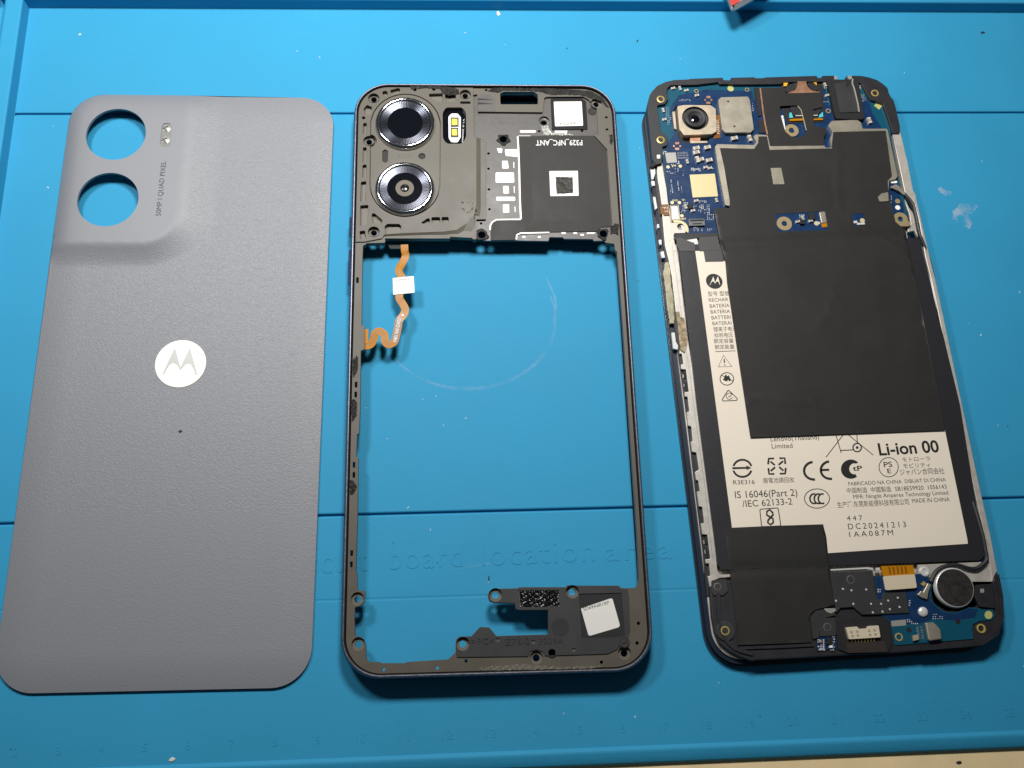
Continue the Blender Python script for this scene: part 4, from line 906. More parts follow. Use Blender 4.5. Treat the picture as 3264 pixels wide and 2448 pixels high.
for q, r in ((Z((727, 183))[0], 10), (Z((1107, 1133))[0], 0)):
    if r: mb = MB(); slab(mb, circ(P(q, BZ), r/pxmm(q, BZ), 20), BZ, BZ+.06); ph.part('test_pad', mb, mat('lime_pad', (.52, .52, .17), .5), pcb)
mLime = bpy.data.materials['lime_pad']
mb = MB(); pslab(mb, reg(2700, 220, 200/2212)((950, 1290), (1070, 1160), (1250, 1280), (1135, 1430)), BZ, BZ+.06); ph.part('test_pad', mb, mLime, pcb)
for q, r in ((Z((843, 190))[0], 7), (Z((590, 188))[0], 5), (Z((486, 200))[0], 7), (Z((1415, 340))[0], 8)):
    mb = MB(); c = P(q, BZ); k = pxmm(q, BZ); slab(mb, circ(c, r/k, 20), BZ, BZ+.05, [circ(c, r*.62/k, 16)]); ob = ph.part('plated_hole', mb, mat_gnd if r != 5 else mPCBt, pcb)
    mb = MB(); slab(mb, circ(c, r*.6/k, 16), BZ, BZ+.03); ph.part('hole_dark', mb, mDark2, pcb)
def conn(q, z, par, m=mGreyC, nm='board_connector'):
    mb = MB(); pslab(mb, q, z, z+.75); return ph.part(nm, mb, m, par, bevel=.06)
cn = conn(E1((860, 1095), (1135, 1088), (1150, 1205), (870, 1215)), BZ, pcb)
mb = MB(); pslab(mb, E1((880, 1108), (1120, 1100), (1125, 1130), (885, 1138)), BZ+.7, BZ+.78); pslab(mb, E1((925, 1170), (1090, 1165), (1092, 1185), (928, 1190)), BZ+.7, BZ+.78); ph.part('connector_slot', mb, mDark2, pcb)
conn(E1((855, 835), (935, 830), (940, 905), (862, 912)), BZ, pcb, mDark2, 'chip')
# small chip parts: one shared body with two tinned ends
cap_b = MB(); box(cap_b, -.32, -.30, 0, .32, .30, .5); cap_e = MB(); box(cap_e, -.55, -.31, 0, -.31, .31, .52); box(cap_e, .31, -.31, 0, .55, .31, .52)
caps = E1((828, 95), (1150, 195), (985, 785), (1343, 775), (928, 958), (1225, 210), (800, 890), (1060, 65))+Z((320, 185), (368, 185), (413, 200), (487, 235), (250, 340), (258, 405), (750, 540), (858, 540), (482, 610), (482, 640), (490, 690), (560, 605), (572, 695), (1390, 160), (1405, 235), (1660, 160), (1700, 415), (1190, 1135), (1280, 1130), (1225, 1110))
big = {Z((750, 540))[0], Z((858, 540))[0], Z((482, 610))[0], Z((482, 640))[0], Z((490, 690))[0], Z((560, 605))[0], Z((572, 695))[0], Z((1700, 415))[0], E1((1060, 65))[0]}
inwin = set(Z((1190, 1135), (1280, 1130), (1225, 1110)))
sp = [P(q, BZ)+Vector((0, 0, (.97 if q in inwin else .03))) for q in caps]
rot = [(.2 if i % 3 else 1.75) for i in range(len(caps))]
scl = [((1.7, 1.7, 1.6) if q in big else (1.1, 1.1, 1)) for q in caps]
cb_ = ph.copies('chip_capacitor', cap_b, mCap, sp, pcb, rots=rot, scales=scl)
me_e = bpy.data.meshes.new('tinned_end'); me_e.from_pydata([tuple(c*SC for c in p) for p in cap_e.v], [], cap_e.f); me_e.materials.append(mSolder)
# tinned ends belong to the same small body: joined with it as a second material
for o_ in cb_[:1]:
    m0 = o_.data; bmv = [tuple(v.co) for v in m0.vertices]; bmf = [tuple(p.vertices) for p in m0.polygons]; nb = len(bmf)
    off = len(bmv); bmv += [tuple(v.co) for v in me_e.vertices]; bmf += [tuple(i+off for i in p.vertices) for p in me_e.polygons]
    m0.clear_geometry(); m0.from_pydata(bmv, [], bmf); m0.materials.append(mSolder)
    for i, p in enumerate(m0.polygons): p.material_index = 0 if i < nb else 1
bpy.data.meshes.remove(me_e)
# solder points: hundreds of tiny dots, one part
sd = MB()
def dot(q, z, r=.16):
    c = P(q, z); lathe(sd, c, [(r, z), (r*.8, z+.09)], 6)
def grid_dots(f, x0, y0, dx, dy, nx, ny, z=BZ+.02, r=.16, skew=0, drop=.15, seed=0):
    rnd = random.Random(seed+int(x0))
    for j in range(ny):
        for i in range(nx):
            if rnd.random() > drop: dot(f((x0+i*dx+j*skew, y0+j*dy))[0], z, r*rnd.uniform(.75, 1.2))
grid_dots(E1, 545, 410, 0, 22, 1, 11, skew=3); grid_dots(E1, 660, 410, 0, 22, 1, 11, skew=3); grid_dots(E1, 725, 480, 0, 24, 1, 7, skew=2, r=.12)
grid_dots(E1, 480, 262, 40, 0, 2, 1); grid_dots(E1, 620, 215, 50, 25, 2, 3); grid_dots(E1, 545, 290, 28, 0, 4, 1); grid_dots(E1, 535, 570, 0, 24, 1, 5, r=.12); grid_dots(E1, 905, 200, 32, 18, 5, 3, drop=.35)
grid_dots(E1, 1050, 780, 28, 22, 5, 2); grid_dots(E1, 1055, 850, 28, 22, 3, 4); grid_dots(E1, 1185, 850, 32, 32, 2, 5); grid_dots(E1, 1140, 935, 26, 28, 4, 3, drop=.3); grid_dots(E1, 1190, 1020, 34, 28, 4, 4, drop=.2)
grid_dots(E1, 780, 810, 28, 24, 3, 2); grid_dots(E1, 730, 870, 26, 26, 4, 5, drop=.45); grid_dots(E1, 950, 870, 36, 22, 2, 2); grid_dots(E1, 1035, 945, 36, 24, 2, 2); grid_dots(E1, 950, 1250, 28, 0, 5, 1); grid_dots(E1, 955, 1275, 34, 28, 10, 2, drop=.25); grid_dots(E1, 760, 215, 0, 30, 1, 5, r=.12)
grid_dots(Z, 275, 320, 12, 14, 2, 5, r=.13); grid_dots(Z, 285, 375, 10, 12, 3, 6, r=.13, drop=.4); grid_dots(Z, 370, 260, 14, 9, 6, 2, r=.14, drop=.4); grid_dots(Z, 1650, 225, 5, 10, 1, 6, r=.14, skew=2); grid_dots(Z, 1665, 225, 10, 10, 2, 6, r=.12, drop=.5); grid_dots(Z, 1385, 275, 12, 0, 4, 2, r=.18)
grid_dots(Z, 1860, 940, 6, 9, 1, 6, r=.14); grid_dots(Z, 1215, 1075, 14, 14, 3, 2, z=5.17, r=.2); grid_dots(Z, 1330, 1130, 20, 0, 2, 1, z=5.17, r=.4); grid_dots(Z, 880, 290, 8, 12, 2, 5, r=.14, drop=.3)
grid_dots(Z, 455, 750, 14, 12, 5, 2, r=.2, drop=.2); grid_dots(Z, 560, 745, 14, 0, 4, 1, r=.22); grid_dots(Z, 1640, 150, 12, 14, 3, 3, r=.25, drop=.3); grid_dots(Z, 1380, 150, 12, 14, 3, 3, r=.22, drop=.3)
# lower board is filled further down
mb = MB(); text(mb, 'GND', *E1((572, 785), (668, 782), (572, 752)), BZ+.05, bold=.01); text(mb, 'V-', *E1((742, 782), (808, 772), (740, 742)), BZ+.05, bold=.01); text(mb, 'FMT', *E1((722, 1115), (815, 1112), (720, 1078)), BZ+.05, bold=.01); text(mb, 'V+', *E1((553, 182), (640, 180), (553, 130)), BZ+.05, bold=.02)
ph.part('printed_lettering', mb, mGold, pcb)
mb = MB(); mark_z = BZ+.045
text(mb, 'ZY32L5QDLC', *E6((1652, 1440), (1840, 1432), (1652, 1412)), mark_z); text(mb, '2025-01-09', *E6((1655, 1482), (1852, 1476), (1655, 1455)), mark_z); text(mb, 'SP69A6R2SA', *E6((1660, 1528), (1855, 1520), (1660, 1500)), mark_z)
ph.part('printed_lettering', mb, mPale, pcb)
mb = MB(); pslab(mb, E6((1435, 1420), (1625, 1415), (1650, 1590), (1470, 1600)), BZ, BZ+.04); ph.part('grey_print_block', mb, mPale, pcb)
mb = MB(); ribbon(mb, [P(q, BZ+.05) for q in E6((1408, 1450), (1405, 1405), (1462, 1400))], .18, h=.02); ph.part('corner_mark', mb, mWInk, pcb); mb = MB(); ribbon(mb, [P(q, BZ+.05) for q in E6((1645, 1612), (1682, 1608), (1676, 1562))], .18, h=.02); ph.part('corner_mark', mb, mWInk, pcb)
mb = MB()
for cx, cy in Z((570, 262), (350, 587)):
    for dx, dy, a, b_ in ((0, -20, 14, 8), (0, 20, 14, 8), (-22, 0, 6, 6), (22, 0, 6, 6)):
        x, y = cx+dx*.45, cy+dy*.45; pslab(mb, [(x-a*.45, y-b_*.45), (x+a*.45, y-b_*.45), (x+a*.45, y+b_*.45), (x-a*.45, y+b_*.45)], BZ, BZ+.07)
ph.part('copper_lands', mb, mCopper, pcb)
# chassis corner with screw recess, flex tag
mb = MB(); q = E1((530, 1165), (780, 1160), (820, 1230), (800, 1340), (600, 1345), (590, 1440), (640, 1659), (590, 1659), (545, 1400)); pslab(mb, fillet(q, 3, 2), 2.6, 4.25, [ell(E1((712, 1228))[0], 10.5, 10, 20)]); ph.part('chassis_corner', mb, mAlu, bevel=.12)
mb = MB(); qc = E1((712, 1228))[0]; c = P(qc, 4.2); lathe(mb, c, [(1.15, 4.2), (1.0, 3.7), (.55, 3.6), (.5, 3.2)], 24); ph.part('screw_hole', mb, mSteel)
mb = MB(); pslab(mb, E1((355, 870), (385, 860), (385, 840), (495, 835), (525, 1030), (415, 1035), (410, 1000), (365, 1010)), 3.6, 4.35); ft = ph.part('flex_tag', mb, mOrangeD)
mb = MB(); text(mb, '"P3', *E1((400, 920), (495, 915), (400, 885)), 4.37); text(mb, 'V0', *E1((438, 980), (500, 975), (436, 948)), 4.37); ph.part('printed_lettering', mb, mWInk, ft)
# battery
BTZ = 4.75
batt = fillet(N((2163, 782), (2400, 775), (2930, 758), (2990, 1000), (3060, 1290), (3138, 1770), (3122, 1786), (2300, 1816), (2288, 1800), (2222, 1300), (2186, 980)), 8, 4)
mb = MB(); pslab(mb, batt, 2.9, BTZ); ph.part('battery', mb, mBatt, bevel=.9, segs=4)
labl = N((2216, 800), (2243, 800), (2260, 832), (2330, 832), (2880, 815), (3012, 1371), (3083.6, 1719.7), (3085, 1733), (2641, 1763), (2345, 1775), (2333, 1680), (2230.6, 900))
mb = MB(); pslab(mb, labl, BTZ-.02, BTZ+.06); bl = ph.part('battery_label', mb, mLabel)
mb = MB(); pslab(mb, E7((0, 0), (590, -200), (850, -150), (850, 130), (600, 0)), BTZ, BTZ+.05) if False else None
mb = MB(); pslab(mb, E7((945, 0), (1290, 0), (1330, 110), (1360, 292), (1043, 298), (1010, 110), (940, 100)), BTZ+.05, BTZ+.2); ph.part('grey_tape', mb, mTape)
mb = MB(); pslab(mb, E1((640, 1440), (700, 1420), (960, 1520), (970, 1659), (700, 1659), (660, 1560)), BTZ-.1, BTZ+.12); pslab(mb, E1((1050, 1420), (1370, 1400), (1420, 1640), (1060, 1659), (1020, 1500)), BTZ-.1, BTZ+.25); ph.part('grey_tape', mb, mTape)
mb = MB(); pslab(mb, E1((605, 1370), (800, 1350), (1380, 1345), (1380, 1420), (1010, 1430), (1000, 1540), (960, 1545), (960, 1500), (700, 1440), (620, 1470)), 4.0, 4.5); ph.part('battery_tab', mb, mDark)
mb = MB(); pslab(mb, E1((800, 1470), (1000, 1440), (1030, 1530), (960, 1545), (950, 1505), (830, 1530)), 4.5, 4.82); ph.part('tab_paper', mb, mWhite)
# battery lettering
tz = BTZ+.075
def TL(s, pts, bold=.0, sp=1.0):
    mb = MB(); text(mb, s, *pts, tz, sp, bold); ph.part('printed_line', mb, mInk, bl)
def T(s, pl, pr, pt, bold=.0, sp=1.0): TL(s, L(pl, pr, pt), bold, sp)
T('Li-ion 00', (1373, 1076), (1748, 1055), (1367, 1003), .022)
T('R3E316', (464, 1258), (598, 1254), (462, 1232)); T('IS 16046(Part 2)', (476, 1343), (864, 1328), (474, 1300)); T('/IEC 62133-2', (522, 1398), (832, 1382), (520, 1358))
T('Limited', (704, 1034), (833, 1030), (702, 1004)); T('Lenovo(Thailand)', (697, 990), (998, 976), (695, 962))
T('FABRICADO NA CHINA  DIBUAT DI CHINA', (1181, 1265), (1787, 1238), (1179, 1242)); T('中国制造  中國製造', (1172, 1310), (1447, 1300), (1171, 1284)); T('SB18E59920  1056143', (1472, 1298), (1792, 1283), (1470, 1272))
T('MFR: Ningde Amperex Technology Limited', (1212, 1347), (1802, 1320), (1210, 1322)); T('生产厂:东莞新能德科技有限公司', (1112, 1400), (1558, 1380), (1110, 1372)); T('MADE IN CHINA', (1577, 1372), (1811, 1362), (1575, 1347))
T('447', (1172, 1483), (1268, 1480), (1170, 1452), sp=1.5); T('DC20241213', (1180, 1537), (1540, 1522), (1178, 1502), sp=1.4); T('1AA087M', (1187, 1585), (1460, 1572), (1185, 1552), sp=1.4)
T('モトローラ', (1517, 1115), (1690, 1108), (1515, 1093)); T('モビリティ', (1523, 1156), (1690, 1148), (1521, 1132)); T('ジャパン合同会社', (1503, 1197), (1778, 1188), (1501, 1168)); T('廢電池請回收', (650, 1247), (843, 1242), (648, 1222))
T('CE', (900, 1225), (1078, 1222), (896, 1118), -.0) if False else None
for s, y in (('型号 型號', 868), ('RECHAR', 973), ('BATERÍA', 1078), ('BATERIA', 1180), ('BATTERI', 1283), ('BATERAI', 1385), ('锂离子电池', 1492), ('标称电压', 1600)):
    x0 = 1090+(y-868)*.155; x1 = {'型号 型號': 1470, 'RECHAR': 1450, 'BATERÍA': 1470, 'BATERIA': 1480, 'BATTERI': 1490, 'BATERAI': 1505, '锂离子电池': 1600, '标称电压': 1530}[s]
    TL(s, E7((x0, y+35), (x1, y+22), (x0-8, y-28)))
for s, y, x0, x1 in (('额定容量', 150, 1085, 1430), ('额定能量', 255, 1102, 1445)): TL(s, E8((x0, y+35), (x1, y+25), (x0-6, y-25)))
mk = MB()
def line(mb, f, pts, wd, closed=False): ribbon(mb, [P(q, tz) for q in f(*pts)], wd*1.3/pxmm((2600, 1500), tz), closed=closed, h=.01)
def mark(fn):
    mb = MB(); fn(mb); ph.part('printed_mark', mb, mInk, bl)
def elp(c, rx, ry, a0=0, a1=360, n=28): return [(c[0]+rx*math.cos(math.radians(a0+(a1-a0)*k/n)), c[1]+ry*math.sin(math.radians(a0+(a1-a0)*k/n))) for k in range(n+1)]
mark(lambda mb: line(mb, E8, [(1108, 337), (1462, 322)], 1.7))
def warn(mb):
    line(mb, E8, [(1250, 400), (1397, 598), (1160, 605)], 2.2, True); line(mb, E8, [(1262, 465), (1268, 535)], 3.0); pslab(mb, E8(*ell((1273, 570), 12, 12, 10)), tz-.01, tz)
mark(warn)
def nofire(mb):
    line(mb, E8, elp((1310, 817), 120, 110)[:-1], 2.2, True); line(mb, E8, [(1215, 752), (1415, 855)], 2.0)
    pslab(mb, E8((1240, 830), (1262, 795), (1290, 725), (1310, 770), (1345, 752), (1365, 800), (1385, 835), (1355, 862), (1330, 830), (1318, 860), (1280, 855)), tz-.01, tz)
mark(nofire)
def rcm(mb):
    line(mb, E8, fillet([(1335, 1010), (1495, 1165), (1485, 1197), (1240, 1207), (1228, 1180)], 22, 4), 2.2, True); line(mb, E8, elp((1355, 1122), 56, 55, 20, 330), 1.7); line(mb, E8, [(1335, 1115), (1352, 1140), (1390, 1095)], 1.9)
mark(rcm)
def emb(mb):
    f = reg(2060, 780, 400/2212); disc_ = [(1198+146*math.cos(a)+10*math.sin(a), 645+133*math.sin(a)+8*math.cos(a)) for a in [2*math.pi*k/40 for k in range(40)]]
    mm = [(1116+ (x-610)*.2115, 712+(y-1215)*.218+ (x-610)*-.009) for x, y in MP]
    slab(mb, xy(f(*disc_), tz), tz-.01, tz, [xy(f(*mm), tz)])
mark(emb)
def recycle1(mb):
    line(mb, L, elp((520, 1157), 57, 53, 195, 345), 5); line(mb, L, elp((520, 1157), 57, 53, 15, 165), 5)
    pslab(mb, L((457, 1150), (545, 1148), (543, 1138), (577, 1155), (545, 1168), (546, 1160), (457, 1163)), tz-.01, tz)
mark(recycle1)
def recycle2(mb):
    for cx, cy in ((702, 1118), (765, 1116), (704, 1170), (768, 1168)): 
        sx = -1 if cx < 735 else 1; sy = -1 if cy < 1140 else 1
        line(mb, L, [(cx-sx*15, cy+sy*22), (cx+sx*18, cy+sy*22), (cx+sx*22, cy-sy*14)], 5); line(mb, L, [(cx-sx*20, cy-sy*20), (cx+sx*8, cy+sy*4)], 4.5)
mark(recycle2)
def ce(mb):
    line(mb, L, elp((975, 1172), 74, 52, 270, 90, 20), 6.0) if False else None
    line(mb, L, [(957, 1118)]+elp((962, 1172), 58, 54, 265, 95, 18)[1:]+[(972, 1228)], 6.0); line(mb, L, [(1060, 1115)]+elp((1066, 1168), 58, 54, 265, 95, 18)[1:]+[(1078, 1223)], 6.0); line(mb, L, [(1010, 1168), (1060, 1166)], 5.5)
mark(ce)
def gost(mb):
    out = elp((1195, 1162), 62, 60, 52, 318, 24)+elp((1215, 1160), 30, 34, 290, 75, 16)
    pslab(mb, L(*out), tz-.01, tz); text(mb, 'tP', *L((1208, 1172), (1268, 1170), (1207, 1143)), tz, 1.0, .02)
mark(gost)
def pse(mb):
    line(mb, L, elp((1430, 1150), 60, 60)[:-1], 1.9, True); text(mb, 'PS', *L((1402, 1150), (1455, 1147), (1400, 1118)), tz, 1.0, .01); text(mb, 'E', *L((1424, 1188), (1447, 1187), (1423, 1160)), tz, 1.0, .01)
mark(pse)
def ccc(mb):
    line(mb, L, elp((984, 1345), 78, 60)[:-1], 2.0, True)
    for cx in (958, 985, 1010): line(mb, L, elp((cx, 1345), 20, 31, 320, 60, 14) if False else [(cx+16, 1318)]+elp((cx+8, 1346), 26, 30, 270, 90, 12)+[(cx+20, 1374)], 4)
mark(ccc)
def bis(mb):
    line(mb, L, fillet([(628, 1412), (742, 1403), (760, 1515), (640, 1520)], 10, 3), 2.2, True); line(mb, L, [(708, 1432), (690, 1415), (672, 1425), (672, 1448), (710, 1470), (712, 1495), (695, 1508), (678, 1495), (680, 1480), (712, 1445), (706, 1430)], 4.5)
mark(bis)
def weee(mb):
    line(mb, L, [(1040, 1088), (1150, 945)], 2.0); line(mb, L, [(1335, 1075), (1175, 945)], 2.0); line(mb, L, [(1104, 955), (1135, 1062)], 2.0); line(mb, L, [(1130, 1046), (1210, 1042)], 2.4); line(mb, L, [(1232, 948), (1236, 1005)], 2.0); line(mb, L, elp((1234, 1028), 26, 26)[:-1], 3.2, True); pslab(mb, L(*ell((1234, 1028), 9, 9, 10)), tz-.01, tz)
mark(weee)
# lower film over battery and speaker
bf = N((2310, 1683), (2440, 1677), (2623.6, 1671), (2634, 1711), (2645.7, 1808.6), (2662.8, 1928.6), (2620, 1938), (2598, 1944), (2584, 1956), (2578, 1974), (2588.6, 2047), (2351.4, 2056), (2342.9, 1940), (2328.6, 1837))
bl0 = [P(q, 5.0) for q in Q((560, 200), (1140, 185))]; bn = Vector((-(bl0[1]-bl0[0]).y, (bl0[1]-bl0[0]).x, 0)).normalized()
def bz(x, y):
    s_ = (Vector((x, y, 0))-bl0[0]).dot(bn); return 4.93-.22*math.exp(-((s_)/1.1)**2)-(.0 if s_ > 0 else .05)+.02*math.sin(.5*x)*math.sin(.4*y)
mb = MB(); slab(mb, xy(bf, 4.95), 0, 0, zf=bz, grid=1.1, thick=.08); g2 = ph.part('graphite_sheet', mb, mGraph)
for pl in g2.data.polygons: pl.use_smooth = True
g2.modifiers.new('split', 'EDGE_SPLIT').split_angle = math.radians(50)
# bottom frame
bo = N((2262, 1870), (2268.7, 1966), (2277.8, 2016.7), (2294, 2052.9), (2326.6, 2078), (2362.7, 2096), (2397, 2107), (2420, 2104), (2543.6, 2098), (2697, 2088.6), (2817, 2083), (2870, 2080), (2914, 2077), (2949, 2073), (3108, 2061.4), (3144, 2050.5), (3180.5, 2019.8), (3199.5, 1974.6), (3200, 1935), (3186, 1848), (3180, 1822), (3165, 1850), (3100, 1850), (2900, 1830), (2650, 1840), (2340, 1850), (2285, 1850))
mb = MB(); pslab(mb, bo, 1.6, 4.3); bfm = ph.part('bottom_frame', mb, mDark, bevel=.3)
# raised rim pieces on it
mb = MB(); ribbon(mb, [P(q, 4.75) for q in smooth_path([(*p, 0) for p in Q((505, 330), (508, 420), (515, 490), (535, 570), (600, 640), (700, 672))], 3)], .9, h=.6); ph.part('frame_rib', mb, mDark)
mb = MB(); ribbon(mb, [P(q, 4.7) for q in Q((620, 640), (840, 632), (1040, 622))], .7, h=.5); ph.part('frame_rib', mb, mDark)
mb = MB(); ribbon(mb, [P(q, 4.7) for q in Q((2062, 230), (2085, 350), (2088, 460), (2060, 560), (1980, 610), (1860, 622), (1640, 640))], 1.1, h=.5); ph.part('frame_rib', mb, mDark)
mb = MB(); pslab(mb, fillet(Q((470, 262), (550, 255), (560, 320), (535, 345), (480, 345), (470, 320)), 4, 3), 4.2, 4.7); ph.part('screw_post', mb, mSpk, bevel=.1)
mb = MB(); c = P(Q((548, 545))[0], 4.7); lathe(mb, c, [(2.35, 4.2), (2.35, 4.7)], 32); ph.part('screw_post', mb, mSpk, bevel=.1)
for q, r, m in ((Q((502, 297))[0], .85, mSteel), (Q((545, 543))[0], .95, mBrass), (Q((1115, 523))[0], .9, mSteel), (Q((1245, 258))[0], .95, mSteel)):
    mb = MB(); zc = 4.72 if q[0] < 2400 else 5.02; c = P(q, zc); lathe(mb, c, [(r*1.15, zc-.3), (r*1.15, zc+.03), (r*.85, zc+.05), (r*.75, zc-.5), (.05, zc-.6)], 24); ph.part('screw_insert', mb, m)
mb = MB(); pslab(mb, fillet(Q((1065, 475), (1160, 470), (1165, 570), (1075, 575)), 5, 3), 4.2, 4.98); ph.part('screw_post', mb, mSpk, bevel=.1)
mb = MB(); pslab(mb, fillet(Q((1020, 470), (1050, 432), (1110, 420), (1150, 440), (1165, 455), (1105, 470), (1072, 500), (1070, 580), (1035, 590)), 3, 2), 4.2, 4.85); ph.part('frame_rib', mb, mSpk)
# lower circuit board
LZ = 4.55
lb_ = Q((1382, 238), (1640, 225), (1700, 260), (1690, 370), (1760, 435), (1830, 445), (1905, 412), (1965, 418), (1975, 425), (2038, 424), (2048, 460), (2030, 482), (1965, 488), (1925, 508), (1922, 540), (1930, 588), (1492, 625), (1470, 500), (1400, 440), (1392, 330))
mb = MB(); pslab(mb, lb_, 4.0, LZ); pc2 = ph.part('lower_board', mb, mPCBt)
mb = MB(); pslab(mb, Q((1384, 240), (1640, 228), (1695, 262), (1685, 372), (1755, 440), (1830, 450), (1905, 418), (1955, 424), (1940, 470), (1830, 485), (1700, 480), (1640, 500), (1560, 505), (1480, 500), (1402, 440), (1394, 330)), LZ, LZ+.025); ph.part('copper_pour', mb, mPCB, pc2)
sd2 = sd; sd = MB()
grid_dots(E3, 1325, 550, 35, 38, 2, 2, z=LZ+.03, r=.2); grid_dots(E3, 1870, 745, 12, 40, 2, 3, z=LZ+.03, r=.18, drop=.3); grid_dots(E3, 1840, 1085, 36, 32, 3, 2, z=LZ+.03); grid_dots(E3, 1915, 1150, 33, 0, 4, 1, z=LZ+.03); grid_dots(E3, 1900, 920, 40, 0, 2, 1, z=LZ+.03); grid_dots(E4, 615, 610, 28, 0, 4, 1, z=LZ+.03, r=.13); grid_dots(E4, 610, 650, 40, 36, 5, 2, z=LZ+.03, r=.15, drop=.2)
ph.part('solder_points', sd, mSolder, pc2, kind='stuff')
ph.part('solder_points', sd2, mSolder, pcb, kind='stuff')
mb = MB(); c = P(Q((1650, 438))[0], LZ+.3); lathe(mb, c, [(1.25, LZ), (1.25, LZ+.3), (1.0, LZ+.55), (.5, LZ+.68), (.1, LZ+.7)], 24); ph.part('solder_dome', mb, mSolder, pc2, smooth=True)
mb = MB(); slab(mb, xy(E4(*ell((1587, 620), 68, 72, 22)), LZ+.06), LZ, LZ+.06); ph.part('test_pad', mb, mLime, pc2)
for q, r in ((E4((1045, 737))[0], 8.5), (E4((185, 885))[0], 8)):
    mb = MB(); slab(mb, circ(P(q, LZ), r/pxmm(q, LZ), 20), LZ, LZ+.04); ph.part('hole_dark', mb, mDark2, pc2)
insert(E4((1460, 860))[0], 4.55, 1.15, mBrass); insert(E3((1687, 1385))[0], LZ, 1.0, mBrass, pc2)
mb = MB(); pslab(mb, E4((475, 760), (620, 748), (680, 800), (745, 880), (770, 1045), (560, 1075), (530, 1050)), LZ, 5.6); sp_ = ph.part('spring_contact', mb, mTin, pc2, bevel=.3)
conn(E3((1935, 1360), (2030, 1340), (2040, 1430), (1950, 1455)), LZ, pc2, mCap, 'chip')
mb = MB(); pslab(mb, E3((1550, 1100), (1810, 1075), (1815, 1180), (1560, 1200)), LZ, LZ+.05); ph.part('grey_print_block', mb, mPale, pc2)
mb = MB(); text(mb, 'SP69A6R5GK', *E4((385, 1045), (345, 820), (345, 1050)), LZ+.04); text(mb, 'P329_SUB_V2', *E4((455, 1040), (415, 815), (415, 1048)), LZ+.04); ph.part('printed_lettering', mb, mPale, pc2)
# black tape pieces with dimples
tp = E3((480, 240), (720, 232), (1225, 215), (1270, 560), (1305, 720), (1395, 720), (1415, 605), (1815, 595), (1865, 960), (1300, 985), (1040, 990), (880, 855), (660, 870), (590, 960), (560, 800))
mb = MB(); pslab(mb, tp, 4.5, 5.0); tpo = ph.part('black_cover_tape', mb, mSpk, bevel=.08)
dim = MB(); lathe(dim, (0, 0), [(.36, .0), (.3, .03), (.16, -.0)], 14)
ph.copies('dimple', dim, mSolder, [P(q, 5.0)+Vector((0, 0, .01)) for q in E3((700, 537), (850, 562), (1112, 548), (885, 800), (1198, 800), (1228, 950), (1375, 800), (1498, 742), (1668, 692), (1400, 938), (1530, 895), (1700, 855), (578, 745))], tpo, scales=[(.7, .7, 1)]*13)
mb = MB(); pslab(mb, E3((480, 190), (1120, 155), (1230, 165), (1245, 205), (1110, 185), (490, 215)), 4.2, 4.8); pslab(mb, E3((1280, 165), (1350, 160), (1360, 215), (1285, 210)), 4.2, 4.8); ph.part('metal_lip', mb, mSolder)
mb = MB(); pslab(mb, fillet(E3((350, 880), (580, 880), (570, 930), (500, 970), (430, 950)), 6, 3), 4.85, 4.95); ph.part('clear_sticker', mb, mPale)
mb = MB(); pslab(mb, E3((1375, 135), (1935, 118), (1965, 262), (1980, 290), (1405, 305)), 4.7, 5.15); rf = ph.part('board_ribbon', mb, mOrange)
mb = MB(); 
for x in range(5): pslab(mb, E3((1500+x*72, 150-x*3), (1530+x*72, 150-x*3), (1555+x*70, 285-x*4), (1525+x*70, 287-x*4)), 5.14, 5.17)
ph.part('ribbon_trace', mb, mOrangeD, rf)
mb = MB(); pslab(mb, fillet(E3((1408, 312), (1970, 280), (2010, 520), (1455, 562)), 6, 3), 5.0, 5.5); ph.part('connector_plate', mb, mat('beige_plate', (.82, .70, .50), .4, metal=.2), bevel=.12)
# USB socket
mb = MB(); pslab(mb, fillet(E3((560, 1120), (700, 1060), (1480, 1040), (1560, 1500), (1500, 1659), (780, 1659), (620, 1600)), 8, 3), 4.0, 4.75); ph.part('port_gasket', mb, mDark2, bevel=.2)
mb = MB(); pslab(mb, fillet(E3((755, 1215), (950, 1200), (985, 1240), (1130, 1232), (1150, 1190), (1330, 1180), (1365, 1390), (810, 1425)), 3, 2), 4.6, 5.7); us = ph.part('charging_port', mb, mat('pale_gold_steel', (.90, .78, .58), .35, metal=.25), bevel=.3, segs=3)
mb = MB()
for q in E3((852, 1300), (955, 1290), (872, 1368), (965, 1358), (1165, 1278), (1260, 1265), (1182, 1348), (1278, 1338)): slab(mb, circ(P(q, 5.72), .33, 12), 5.6, 5.72)
ph.part('weld_spot', mb, mCap, us)
mb = MB()
for k in range(8): x = 850+k*56; pslab(mb, E3((x, 1425-k*3), (x+20, 1424-k*3), (x+22, 1475-k*3), (x+4, 1476-k*3)), 4.6, 4.95)
ph.part('port_pins', mb, mBrass, us)
mb = MB(); pslab(mb, E3((765, 1490), (1440, 1455), (1485, 1630), (1480, 1650), (785, 1668)), 4.2, 4.9); ph.part('port_shroud', mb, mat('smoky_clear', (.05, .04, .035), .2, bump=(60, .2)), bevel=.1)
mb = MB(); text(mb, '- L... -', *E3((720, 1050), (1130, 1040), (722, 1010)), 4.78) if False else None
mb = MB(); pslab(mb, E3((232, 1440), (330, 1350), (570, 1345), (600, 1590), (250, 1625)), 4.2, 4.6); mic = ph.part('microphone_board', mb, mPCB)
sd = MB(); grid_dots(E3, 360, 1370, 40, 0, 5, 1, z=4.61, r=.2); grid_dots(E3, 270, 1440, 45, 38, 3, 5, z=4.61, r=.26, drop=.3); grid_dots(E3, 520, 1380, 25, 45, 2, 5, z=4.61, r=.2, drop=.2); grid_dots(E3, 290, 1610, 40, -2, 7, 1, z=4.61, r=.28)
ph.part('solder_points', sd, mSolder, mic, kind='stuff')
